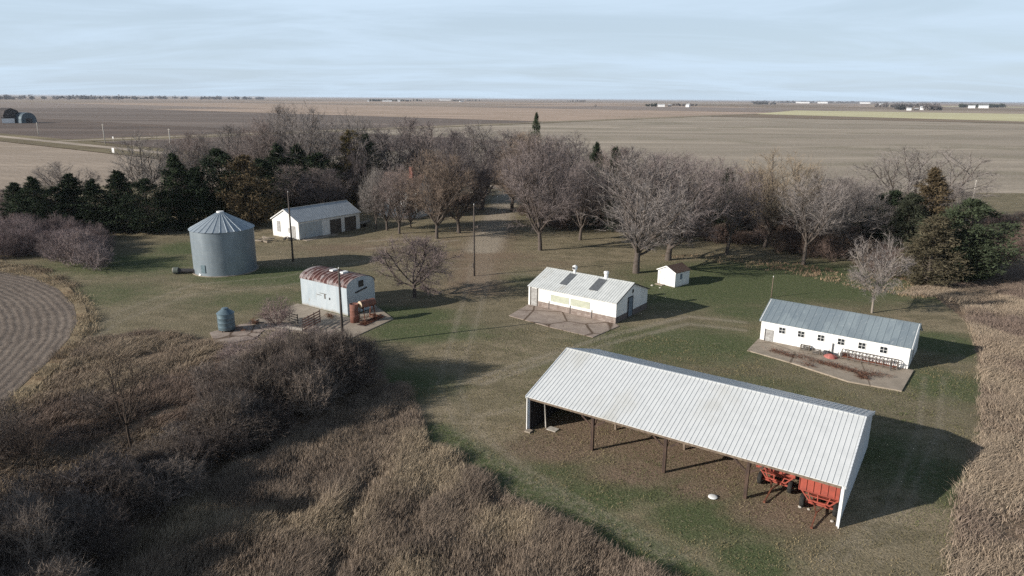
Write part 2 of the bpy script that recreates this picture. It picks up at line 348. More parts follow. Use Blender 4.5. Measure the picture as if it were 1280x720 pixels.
FM = dict(
 stub=field_mat('corn_stubble', (.40,.34,.27), (.29,.25,.195), 4.5, .45, .012, 1.2, (.175,.155,.11)),
 dark=field_mat('tilled_dark_soil', (.16,.125,.105), (.10,.08,.068), 6, .3, .015, 1.0, (.15,.11,.085)),
 tanf=field_mat('bean_stubble', (.38,.31,.245), (.31,.25,.195), 5, .2, .015, 1.2, (.25,.20,.15)),
 brownf=field_mat('brown_stubble', (.24,.185,.135), (.20,.155,.11), 8, .2, .01, .6, (.19,.15,.10)),
 pinkf=field_mat('pale_pink_stubble', (.42,.32,.25), (.35,.27,.21), None, 0, .004, .2, (.27,.21,.15)),
 yellow=field_mat('pale_yellow_cover', (.56,.52,.32), (.5,.46,.28), None, 0, .004, .2, (.5,.46,.28)),
 greyf=field_mat('grey_stubble', (.27,.22,.19), (.22,.18,.155), None, 0, .006, .3, (.22,.18,.14)))
z0 = -.2
# field north of the yard on the right: rows run along the section
sheet('stubble_field', uvrect(-415,700,168,1040), -.12, FM['stub'])
sheet('brown_field_strip', uvrect(-418,700,1044,1300), -.12, FM['brownf'])
sheet('yellow_field', [uv(-430,1310),uv(-20,1150),uv(900,1150),uv(900,1900),uv(-520,1900)], -.10, FM['yellow'])
sheet('pale_field', uvrect(-2400,-436,640,1500), -.12, FM['pinkf'])
FM['mid'] = field_mat('grey_brown_stubble', (.20,.162,.138), (.145,.117,.10), 8, .2, .01, .6)
sheet('middle_brown_field', uvrect(-1500,-436,300,636), -.115, FM['mid'])
sheet('dark_tilled_field', uvrect(-1300,-412,166,296), -.11, FM['dark'])
sheet('dark_tilled_field', uvrect(-403,-240,168,330), -.118, FM['dark'])
sheet('tan_stubble_field', uvrect(-900,-125,40,136), -.11, FM['tanf'])
sheet('grey_field', uvrect(-5000,-1320,200,900), -.12, FM['greyf'])
sheet('grey_field', uvrect(-1300,-440,1520,2300), -.12, FM['greyf'])
k = 0
for i in range(-9, 9):
    for j in range(1, 9):
        u0 = i*800+random.uniform(-30,30); v0 = 1920+j*800 if i > -4 else 1100+j*800
        if (i > -4): v0 = 1920+(j-1)*800
        r = random.random()
        if r < .12: continue
        m_ = FM[random.choice(['pinkf','pinkf','greyf','brownf','stub','tanf','yellow' if random.random()<.25 else 'pinkf'])]
        du = random.choice([780,390,780]); dv = random.choice([780,390,580])
        sheet('far_field', uvrect(u0,u0+du,v0,v0+dv), -.26+.0004*k, m_); k += 1
# gravel roads with grass ditches
grav = field_mat('road_gravel', (.40,.335,.27), (.34,.285,.23), None, 0, .2, 2.0)
ditch = field_mat('ditch_grass', (.20,.165,.10), (.15,.125,.08), None, 0, .08, 1.5, (.10,.075,.05))
sheet('road_verge', uvrect(-900,-125,137,166), -.08, ditch)
sheet('gravel_road', uvrect(-900,-110,149.5,156), -.05, grav)
sheet('road_verge', [uv(-436,166.2),uv(-407,166.2),uv(-412,1300),uv(-440,1300)], -.09, ditch)
sheet('gravel_road', [uv(-427,156.2),uv(-420,156.2),uv(-424,1300),uv(-431,1300)], -.06, grav)
sheet('field_edge_ditch', uvrect(-407,700,1034,1046), -.06, field_mat('dark_ditch', (.10,.08,.06),(.08,.065,.05)))

# the yard: a fine sheet whose colour masks follow the worn tracks, bare dirt and greener grass
YX0, YX1, YY0, YY1, ST = -130, 140, 18, 190, .42
nx = int((YX1-YX0)/ST)+1; ny = int((YY1-YY0)/ST)+1
gx, gy = np.meshgrid(np.linspace(YX0,YX1,nx), np.linspace(YY0,YY1,ny))
gx = gx.ravel(); gy = gy.ravel()
u_ = .8*gx-.6*gy; v_ = .6*gx+.8*gy
green = np.zeros(len(gx)); dirt = np.zeros(len(gx)); track = np.zeros(len(gx))
def blob(arr, px, py, r, a, sx=1.0):
    p = at(px,py); d2 = ((gx-p.x)/ (r*sx))**2+((gy-p.y)/r)**2; np.maximum(arr, a*np.exp(-d2), out=arr)
def line(arr, pts, r, a):
    P = [at(*q) for q in pts]; best = np.full(len(gx), 1e9)
    for p, q in zip(P[:-1], P[1:]):
        dx, dy = q.x-p.x, q.y-p.y; t = np.clip(((gx-p.x)*dx+(gy-p.y)*dy)/(dx*dx+dy*dy),0,1)
        best = np.minimum(best, np.hypot(gx-p.x-t*dx, gy-p.y-t*dy))
    np.maximum(arr, a*np.exp(-(best/r)**2), out=arr)
for b in [(480,395,4,1,2.2),(530,415,4,.8,2),(130,368,8,.5,1.5),(160,330,9,.7,1.6),(240,310,7,.8),(345,345,6,.9,2),(500,480,4,.8,1.5),(1000,350,12,1,2),(1130,350,12,.9),
          (880,365,10,.7,2),(1180,480,5,.7),(1180,600,4,.8),(920,640,3,.95,1.4),(800,600,3.5,.8,2),(700,580,3,.7),(860,650,3,.7),(940,700,2.5,.8),(740,620,2.5,.7,2),
          (560,560,2.5,.8),(620,600,2,.8),(860,430,7,.7,2),(760,460,5,.5,2),(1100,570,6,.6),(330,375,7,.5,2),(640,350,6,.5),(700,270,8,.8),(930,390,6,.6),(900,490,6,.55,2),(1180,430,5,.8)]:
    blob(green, *b)
line(green, [(545,540),(640,600),(760,660),(860,720)], 1.6, .9)
line(dirt, [(560,300),(640,330),(700,330)], 4, .55); line(dirt, [(400,318),(470,312),(560,318)], 4, .5)
for b in [(700,560,3.2,.9,1.6),(800,590,2.6,.9,2),(880,610,2.4,.8,1.6),(980,640,3,.95,1.5),(760,540,4,1,2),(850,560,4,1,2),(930,580,4,1,2),(690,530,2.5,.8),
          (440,310,5,.7,3),(600,320,6,.8,2),(560,290,7,.35,2),(640,345,5,.3),(900,290,9,.35,3),(1000,320,9,.3,3),(300,425,3,.7,2),(480,300,6,.5,2),(420,330,3,.2),(960,300,8,.3,3)]:
    blob(dirt, *b)
line(track, [(640,240),(632,250),(618,280),(604,312)], 3.4, 1.5); line(dirt, [(618,285),(600,325),(596,360)], 6.5, .75)
line(track, [(604,312),(598,370),(580,430),(565,480),(590,545),(660,600)], 2.6, .38)
line(track, [(618,290),(604,325),(598,360)], 3.0, .55)
for off in (-12, 12):
    line(track, [(602+off,330),(590+off,380),(575+off,430),(560+off,480),(585+off,540),(650+off,590),(740+off,640),(850+off,700)], .65, .62)
    line(track, [(590,330+off*.5),(470,330+off*.5),(350,352+off*.5),(240,362+off*.5),(150,395+off*.5),(115,420+off*.5)], .9, .58)
    line(track, [(590+off,480),(660+off,455),(760,425+off*.4),(860,400+off*.4),(930,408+off*.4)], .8, .75)
    line(track, [(600,345+off*.4),(680,350+off*.4),(760,430+off*.4),(690,500),(600,520)], .8, .6); line(track, [(560+off,300),(520,302+off*.4),(460,306+off*.4)], 1.0, .8)
    line(track, [(1168+off,470),(1160+off,540),(1120+off,640),(1040+off,700)], .5, .6)
line(track, [(90,420),(108,400),(100,385),(60,352),(0,338)], 1.6, .8)
line(track, [(1100,700),(1150,620),(1185,540),(1200,470),(1190,420)], 1.2, .4)
line(track, [(560,455),(540,520),(590,590),(700,650)], 2.8, .42)
line(track, [(330,355),(200,378),(130,400)], 6, .42); line(track, [(330,310),(420,340),(330,350)], 4, .35); line(track, [(840,420),(900,440),(700,420)], 4, .35)
for poly, a_ in (([(-300,900),(-260,640),(-120,600),(0,545),(120,500),(250,440),(330,430),(450,440),(480,470),(520,520),(535,565),(640,628),(760,692),(860,745),(900,900)],.9),([(-200,700),(-60,560),(0,530),(60,480),(108,425),(190,415),(300,430),(300,440),(170,500)],.8),([(1190,800),(1196,640),(1224,560),(1228,480),(1212,405),(1170,372),(1300,300),(1500,420),(1500,800)],.9)):
    P_ = [at(*q) for q in poly]; k_ = inpoly(gx,gy,[(p.x,p.y) for p in P_]); dirt[k_] = np.maximum(dirt[k_],a_); green[k_] = 0; track[k_] = 0
zz_ = .05*(vnoise(gx,gy,5)-.5)
fc = (np.arange(ny-1)[:,None]*nx+np.arange(nx-1)[None,:]).ravel()
faces = np.stack([fc,fc+1,fc+1+nx,fc+nx],1)
t = NT('yard_grass'); a, an = t.attr('tone'); s_ = t.sep(a)
n1 = t.noise(.09, 6, .62); n2 = t.noise(.55, 6, .7); n3 = t.noise(7.0, 4, .75); n4 = t.noise(2.2, 5, .75, t.mapv((1,1,1),loc=(9,3,0)))
n0 = t.noise(.035,5,.6,t.mapv(loc=(17,4,0))); base = t.mix(t.ramp(t.math('ADD',t.math('MULTIPLY',n1,.6),t.math('MULTIPLY',n0,.4)),.40,.58), (.320,.265,.180), (.225,.195,.128))
base = t.mix(t.math('MULTIPLY', t.ramp(t.noise(.28,6,.65,t.mapv((1,1.8,1),(0,0,.4))),.44,.6), .8), base, (.185,.160,.102))
gm = t.ramp(t.math('ADD', t.math('MULTIPLY', s_[0], .7), t.math('MULTIPLY', t.math('ADD', n2, n4), .42)), .50, .88)
base = t.mix(gm, base, (.108,.132,.062))
dm = t.ramp(t.math('ADD', t.math('MULTIPLY', s_[1], .7), t.math('MULTIPLY', n2, .5)), .42, .85)
base = t.mix(dm, base, (.245,.180,.130))
tm = t.math('MULTIPLY', t.ramp(t.math('ADD', t.math('MULTIPLY', s_[2], .62), t.math('MULTIPLY', n4, .75)), .52, 1.12), .95)
base = t.mix(tm, base, (.40,.345,.275))
base = t.mix(t.math('MULTIPLY', t.ramp(n4,.52,.68), .6), base, (.31,.26,.18))
base = t.mix(t.math('MULTIPLY', t.ramp(n3,.4,.6), .62), base, t.mix(1.0, base, (.4,.4,.38), 'MULTIPLY'))
base = t.mix(t.math('MULTIPLY', t.ramp(t.noise(11,3,.8,t.mapv(loc=(3,8,0))),.56,.7), .5), base, (.34,.28,.19))
t.bump(t.math('ADD', t.math('MULTIPLY', n3, .6), t.math('MULTIPLY', n4, .8)), .9, .22)
M['yard'] = t.out(base, .95, 0, .1)
yd = link('yard_grass', npmesh('yard_grass', np.stack([gx,gy,zz_],1), faces, M['yard'], np.stack([green,dirt,track],1), 4)); tag(yd, kind='structure')
# cropped field at the left whose rows curve with its edge
t = NT('curved_crop_rows'); V = t.mapv((1,1,1),loc=(92,-44,0))
w1 = t.wave(2*math.pi/(20*.76)*1.0, V, 'X', 4.0, .6); w1.node.wave_type = 'RINGS'; w1.node.rings_direction = 'Z'
n2 = t.noise(3.5,5,.8); c = t.mix(t.ramp(t.noise(.12,4,.6),.3,.7), (.25,.205,.17), (.19,.155,.13))
n5 = t.noise(.9,6,.75); c = t.mix(t.math('MULTIPLY', t.ramp(t.math('ADD', t.math('MULTIPLY',w1,.16), n5),.38,.78), .7), c, (.085,.068,.058)); c = t.mix(t.math('MULTIPLY', t.ramp(n2,.45,.65), .5), c, (.10,.08,.065))
c = t.mix(t.math('MULTIPLY', t.ramp(t.noise(9,3,.8),.56,.66), .6), c, (.42,.36,.28))
t.bump(t.math('ADD', n2, t.math('MULTIPLY',w1,.3)), .8, .12)
FM['rows'] = t.out(c, .95, 0, .1)
edge = [at(*q) for q in [(0,340),(40,347),(72,362),(92,382),(97,403),(86,425),(62,452),(30,482),(0,512)]]
sheet('crop_row_field', [(-190,150)]+[(p.x,p.y) for p in edge]+[(-60,30),(-190,30)], .06, FM['rows'])
fringe = [at(*q) for q in [(0,332),(50,340),(85,358),(106,382),(112,405),(100,430),(74,458),(40,490),(0,524)]]
sheet('field_margin', [(p.x,p.y) for p in fringe]+[(p.x,p.y) for p in edge[::-1]], .04, field_mat('dry_margin', (.30,.235,.15), (.22,.165,.10), None, 0, .3, 2.2, (.2,.13,.075), patchs=.3))

# ------------------------------------------------------------------ dry grass (stuff)
def lerpc(a, b, t_): return a[None,:]*(1-t_[:,None])+b[None,:]*t_[:,None]
def grass(name, label, polys, dens, hmin, hmax, lean, width, ca, cb, cc, nb=7, seed=1, lump=3.0, streak=None, spr=.18, gap=(.15,1.5)):
    g = np.random.default_rng(seed); P = [[(p.x,p.y) for p in [at(*q) for q in poly]] for poly in polys]
    X = []; Y = []
    for poly in P:
        xs = [p[0] for p in poly]; ys = [p[1] for p in poly]
        n = int((max(xs)-min(xs))*(max(ys)-min(ys))*dens); x = g.uniform(min(xs),max(xs),n); y = g.uniform(min(ys),max(ys),n)
        k_ = inpoly(x,y,poly); X.append(x[k_]); Y.append(y[k_])
    x = np.concatenate(X); y = np.concatenate(Y)
    # windblown swales: noise stretched along a direction
    sa = streak if streak is not None else .4
    xr = x*math.cos(sa)+y*math.sin(sa); yr = -x*math.sin(sa)+y*math.cos(sa)
    nn = .6*vnoise(xr*.35+31, yr, lump*.55)+.4*vnoise(x+11,y+5,lump*.33)
    keep = g.random(len(x)) < np.clip(gap[0]+gap[1]*nn,0,1); x, y, nn = x[keep], y[keep], nn[keep]
    n = len(x)*nb
    bx = np.repeat(x,nb)+g.normal(0,spr,n); by = np.repeat(y,nb)+g.normal(0,spr,n); nn2 = np.repeat(nn,nb)
    hgt_ = (hmin+(hmax-hmin)*np.clip(nn2*1.5-.25,0,1))*g.uniform(.7,1.15,n)
    la = lean[0]+ (vnoise(bx,by,4.0)-.5)*2.2+ g.normal(0,.95,n); lm = lean[1]*(.45+vnoise(bx+50,by,2.3))*g.uniform(.4,1.4,n)*hgt_
    tx = bx+np.cos(la)*lm; ty = by+np.sin(la)*lm
    ang = g.uniform(0,math.pi,n); wx = np.cos(ang)*width*g.uniform(.6,1.4,n); wy = np.sin(ang)*width*g.uniform(.6,1.4,n)
    z = np.zeros(n)
    v0 = np.stack([bx-wx,by-wy,z],1); v1 = np.stack([bx+wx,by+wy,z],1)
    mx_ = bx+(tx-bx)*.35; my_ = by+(ty-by)*.35
    v2 = np.stack([mx_+wx*.8,my_+wy*.8,hgt_*.6],1); v3 = np.stack([mx_-wx*.8,my_-wy*.8,hgt_*.6],1); v4 = np.stack([tx,ty,hgt_],1)
    verts = np.stack([v0,v1,v2,v3,v4],1).reshape(-1,3)
    i0 = np.arange(n)*5; F1 = np.stack([i0,i0+1,i0+2],1); F2 = np.stack([i0,i0+2,i0+3],1); F3 = np.stack([i0+3,i0+2,i0+4],1)
    t_ = np.clip(g.normal(.5,.22,n)+(vnoise(bx,by,2.7)-.5)*.9,0,1); col = lerpc(np.array(ca),np.array(cb),t_)
    t2 = np.clip((vnoise(bx+90,by+40,5.0)-.5)*4+g.normal(0,.3,n),0,1); col = col*(1-t2[:,None])+np.array(cc)[None,:]*t2[:,None]
    col = np.repeat(col*g.uniform(.55,1.45,n)[:,None],5,0)
    o = link(name, npmesh(name, verts, np.concatenate([F1,F2,F3]), M['grass_blade'], col)); tag(o, label, 'grass', kind='stuff')
    return o
grass('prairie_grass', 'tall tan wind-leaned dry grass along the right edge', [[(1180,735),(1196,640),(1206,600),(1224,560),(1228,500),(1226,440),(1212,405),(1200,380),(1170,372),(1120,368),(1180,350),(1290,318),(1330,330),(1330,735)]],
      22, .15, .62, (.7,1.2), .015, (.36,.29,.215), (.27,.212,.160), (.20,.152,.125), 9, 3, 3.0, .5, .25, (-.3,2.5))
grass('brown_weeds', 'tall russet brown weeds filling the bottom of the view', [[(-40,760),(90,735),(150,690),(250,610),(300,585),(400,530),(455,495),(505,478),(522,520),(530,560),(575,575),(640,628),(700,655),(760,690),(860,745)]],
      44, .24, .85, (1.2,.6), .0125, (.285,.225,.172), (.175,.138,.112), (.34,.275,.195), 10, 5, 2.6, 1.4, .24, (-.35,2.8))
grass('bank_grass', 'rough tan grass bank beside the curved crop rows', [[(108,425),(190,415),(270,430),(300,440),(340,455),(300,505),(200,575),(120,625),(0,690),(-60,700),(-60,560),(0,530),(60,480)]],
      22, .16, .68, (1.,1.0), .015, (.32,.258,.185), (.23,.178,.135), (.17,.128,.105), 9, 8, 3.0, .95, .24, (-.3,2.6))
grass('margin_grass', 'pale straw coloured grass fringe along the field margin', [[(-20,326),(50,334),(90,352),(116,382),(124,405),(112,434),(84,464),(48,500),(0,535),(0,510),(30,482),(62,454),(88,424),(99,403),(94,384),(74,364),(42,348),(-20,341)]],
      17, .1, .5, (2.2,.8), .017, (.35,.285,.19), (.26,.205,.14), (.18,.135,.10), 7, 9, 2.6, .9, .3, (-.1,1.9))
grass('fence_row_grass', 'dry grass patch at the foot of the cedars', [[(820,320),(900,330),(1000,345),(1080,362),(1130,372),(1190,378),(1215,352),(1150,350),(1080,346),(1000,330),(900,318)]],
      2.6, .12, .45, (1,.4), .022, (.30,.225,.15), (.22,.16,.105), (.2,.13,.09), 6, 10)
grass('lawn_tufts', 'short yard grass', [[(530,560),(480,460),(560,430),(700,400),(950,440),(1220,440),(1225,560),(1195,640),(1180,740),(860,740),(700,650),(600,600)]],
      9, .04, .13, (1,.6), .014, (.22,.175,.105), (.13,.125,.06), (.09,.105,.045), 4, 12, 2.0)

# ------------------------------------------------------------------ trees
class Wood:
    def __init__(s, seed): s.r = random.Random(seed); s.tubes = MB(); s.tv = []; s.tf = []
    def twig(s, p, q, w):
        d = (q-p); a = Vector((s.r.gauss(0,1),s.r.gauss(0,1),s.r.gauss(0,1))); sd = d.cross(a)
        if sd.length < 1e-6: return
        sd = sd.normalized()*w; b = len(s.tv); s.tv += [p-sd, p+sd, q]; s.tf.append((b,b+1,b+2))
    def rnd(s): return Vector((s.r.gauss(0,1),s.r.gauss(0,1),s.r.gauss(0,1)))
def grow(seed, Ht=12., W=10., trunk=2.2, nl=7, r0=.28, nb=9, nc=8, nt=11, up=.12, tw=.016, lean=.6, curl=.16, low=.12, tl=.75, drop=0.):
    """trunk and limbs as tapered tubes, fine wood as twig slivers, all filling an egg-shaped crown"""
    g = Wood(seed); r = g.r
    cz = trunk*.8+(Ht-trunk*.8)*.5; a = W/2; c = (Ht-trunk*.8)*.5
    def reach(p, d):      # distance along d to the crown's edge
        P = Vector((p.x/a,p.y/a,(p.z-cz)/c)); D_ = Vector((d.x/a,d.y/a,d.z/c)); A = D_.dot(D_); B = 2*P.dot(D_); C_ = P.dot(P)-1
        q = B*B-4*A*C_
        return max(.25, (-B+math.sqrt(q))/(2*A)) if q > 0 else .4
    def stem(p, d, L, ra, rb, n, sides, cu, u_):
        pts = [(p.copy(), d.copy(), ra)]
        for i in range(n):
            d = (d+g.rnd()*cu+Vector((0,0,u_))).normalized(); q = p+d*(L/n); rr_ = ra+(rb-ra)*(i+1)/n
            rp = ra+(rb-ra)*i/n
            if sides: g.tubes.tube(p, q, rp, rr_, sides, False)
            else: g.twig(p, q, rp)
            p = q; pts.append((p.copy(), d.copy(), rr_))
        return pts
    def off(d, ang):
        s_ = d.orthogonal().normalized(); s_.rotate(Matrix.Rotation(r.uniform(0,2*math.pi),3,d)); return (d*math.cos(ang)+s_*math.sin(ang)).normalized()
    if trunk > .3:
        r0 *= .68; tp = stem(Vector((0,0,-.15)), Vector((r.gauss(0,.06),r.gauss(0,.06),1)).normalized(), trunk+.15, r0*1.3, r0*.9, 4, 8, .04, 0)
    else: tp = [(Vector((0,0,0)),Vector((0,0,1)),r0)]*2
    az0 = r.uniform(0,6.28)
    for i in range(nl):
        az = az0+2.4*i+r.gauss(0,.3); el = (i+.5)/nl; el = R(8)+ (lean*R(90)-R(8))*(el**.8)+r.gauss(0,.06)
        d = Vector((math.cos(az)*math.sin(el), math.sin(az)*math.sin(el), math.cos(el)))
        if trunk > .3: p = tp[-1][0] - Vector((0,0,1))*r.uniform(0, trunk*.35)*el
        else: p = Vector((r.gauss(0,W*.07), r.gauss(0,W*.07), 0))
        L = reach(p,d)*r.uniform(.82,1.0)
        l1 = stem(p, d, L, r0*r.uniform(.42,.68), .03, 7, 6 if r0 > .08 else 4, curl*.6, up*.5)
        for j in range(nb):
            f = low+ (1-low)*((j+r.random())/nb); k_ = min(6, int(f*7)); q, dd, ra = l1[k_]; nx_ = l1[min(7,k_+1)][0]; q = q.lerp(nx_, f*7-k_)
            d2 = (off(dd, R(r.uniform(28,58)))+Vector((0,0,up-drop))).normalized()
            L2 = min(reach(q,d2)*r.uniform(.7,1.), L*(.62-.25*f)+.5)
            l2 = stem(q, d2, L2, max(.016, ra*.55), .014, 4, 3, curl, up*.6)
            for m_ in range(nc):
                f2 = (m_+r.random())/nc; k2 = min(3,int(f2*4)); q2, d3, _ = l2[k2]; q2 = q2.lerp(l2[k2+1][0], f2*4-k2)
                d3 = (off(d3, R(r.uniform(25,60)))+Vector((0,0,up-drop))).normalized()
                L3 = min(reach(q2,d3)+.3, L2*.6+.25)*r.uniform(.6,1.1)
                l3 = stem(q2, d3, L3, tw*1.5, tw*.7, 2, 0, curl, up*.5)
                for s_ in range(nt):
                    f3 = r.random(); q3 = l3[0][0].lerp(l3[2][0], f3); d4 = (off(d3, R(r.uniform(20,65)))+Vector((0,0,up*.7-drop))).normalized()
                    g.twig(q3, q3+d4*tl*r.uniform(.5,1.2), tw*.75)
    tr = bpy.data.meshes.new('trunk'); tr.from_pydata(g.tubes.v, [], g.tubes.f); tr.materials.append(M['bark'])
    tr.polygons.foreach_set('use_smooth',[True]*len(tr.polygons))
    cr = npmesh('crown', np.array([tuple(v) for v in g.tv]), np.array(g.tf), M['twig'])
    return tr, cr, Ht, W
def cedar(seed, Ht=8., W=4.5, shape='cone', nb=150, ns=62, leaf=.20, droop=.1):
    r = random.Random(seed); v = []; f = []
    T = MB(); T.tube((0,0,-.1),(0,0,Ht*.95),.16,.02,7,False)
    def prof(h):
        if shape == 'cone': return (1-h)**.72*min(1,(h+.03)/.12+.35)
        if shape == 'egg': return max(.03, math.sin(math.pi*min(1,(h*.86+.14)))**.6)
        return (1-h)**.5*min(1,(h+.05)/.2+.3)
    lob = [(r.uniform(0,6.28), r.uniform(0,1), r.uniform(.1,.3)) for _ in range(9)]
    for i in range(nb):
        h = r.random()**1.15; az = r.uniform(0,6.28); Rr = W/2*prof(h)*r.uniform(.72,1.12)
        for (la,lh,lm) in lob: Rr *= 1+lm*math.exp(-((math.sin((az-la)/2)*3)**2+((h-lh)*5)**2))-.03
        p0 = Vector((0,0,Ht*h*.93)); tip = Vector((math.cos(az)*Rr, math.sin(az)*Rr, Ht*h*.93+Rr*(.45-droop)*(1-h)+Ht*.05*r.random()))
        T.tube(p0, p0.lerp(tip,.8), .03, .01, 3, False)
        dirn = (tip-p0); 
        for s_ in range(ns):
            q = r.random()**.55; c = p0.lerp(tip, q)+Vector((r.gauss(0,1),r.gauss(0,1),r.gauss(0,.8)))*(.10+.17*Rr*(1-q*.6))*.8
            d = (dirn.normalized()*.6+Vector((r.gauss(0,.5),r.gauss(0,.5),r.gauss(.25,.5)))).normalized()
            sd = d.cross(Vector((r.gauss(0,1),r.gauss(0,1),r.gauss(0,1)))).normalized()*leaf*.22*r.uniform(.6,1.4); L = leaf*r.uniform(.8,1.9)
            b = len(v); v += [c-sd, c+sd, c+d*L]; f.append((b,b+1,b+2))
    tr = bpy.data.meshes.new('trunk'); tr.from_pydata(T.v, [], T.f); tr.materials.append(M['bark'])
    return tr, npmesh('crown', np.array([tuple(x) for x in v]), np.array(f), M['needles']), Ht, W
PROTO = {
 'oak': [grow(11,12,11,2.3,9,.36,10,8,11,lean=.72), grow(12,12,11,2.0,10,.36,10,8,11,lean=.7,curl=.2)],
 'tall': [grow(21,14,8,3.4,7,.24,11,8,10,lean=.5,up=.2), grow(22,14,8,2.6,8,.24,10,8,10,lean=.52,up=.22,curl=.2), grow(23,14,9,3.8,7,.26,10,8,10,lean=.6,up=.15)],
 'fine': [grow(31,12,10,2.2,9,.28,10,9,15,lean=.65,tw=.015,up=.16,tl=.85), grow(32,12,9,2.0,9,.26,10,9,14,lean=.62,tw=.015,up=.2,tl=.85)],
 'apple': [grow(41,4.6,6.4,1.1,9,.17,9,8,9,lean=.9,up=.05,tl=.5,tw=.013,curl=.25,low=.2)],
 'small': [grow(52,6,4.6,1.5,8,.11,9,7,8,lean=.68,up=.05,tl=.5,tw=.013,curl=.22)],
 'open': [grow(61,8,7,2.2,7,.15,7,5,5,lean=.62,up=.12,tl=.6,tw=.012,curl=.2)],
 'cone': [cedar(71,9,5,'cone'), cedar(72,9,5,'cone',droop=.2)],
 'egg': [cedar(73,8,6,'egg',170,66), cedar(74,8,6,'round',170,66)],
}
def set_col(o, c): o.color = (*c, 1)
TREES = []; WS = dict(oak=1.2, tall=1.3, fine=1.28, apple=1.25, small=1.1, open=1.1, cone=1.6, egg=1.38)
def tree(kind, base, top, wpx, col, label, bark=(.10,.083,.072), idx=None, rz=None, group='trees of the farm grove', name='bare_tree', topx=None, cat='tree'):
    P = PROTO[kind]; i = (len(TREES) if idx is None else idx) % len(P); tr, cr, Ht, W = P[i]
    p = at(*base); h = hgt(base[0], base[1], top); w_ = pxsize(base[0], base[1], wpx)*WS[kind]
    e = empty(name, p, rz if rz is not None else random.uniform(0,6.28), label, cat, group)
    sx = w_/W; sz = h/Ht; e.scale = (sx,sx,sz)
    a = link('trunk', tr, e); b = link('crown', cr, e); set_col(a, bark); set_col(b, col); TREES.append(e)
    return e
GREY=(.225,.20,.187); PURP=(.21,.176,.168); TAN=(.27,.215,.155); ORG=(.215,.165,.13); DARK=(.13,.11,.11); PALE=(.26,.235,.215); PINK=(.225,.183,.168)
GW = 'bare trees of the grove behind the farmyard'
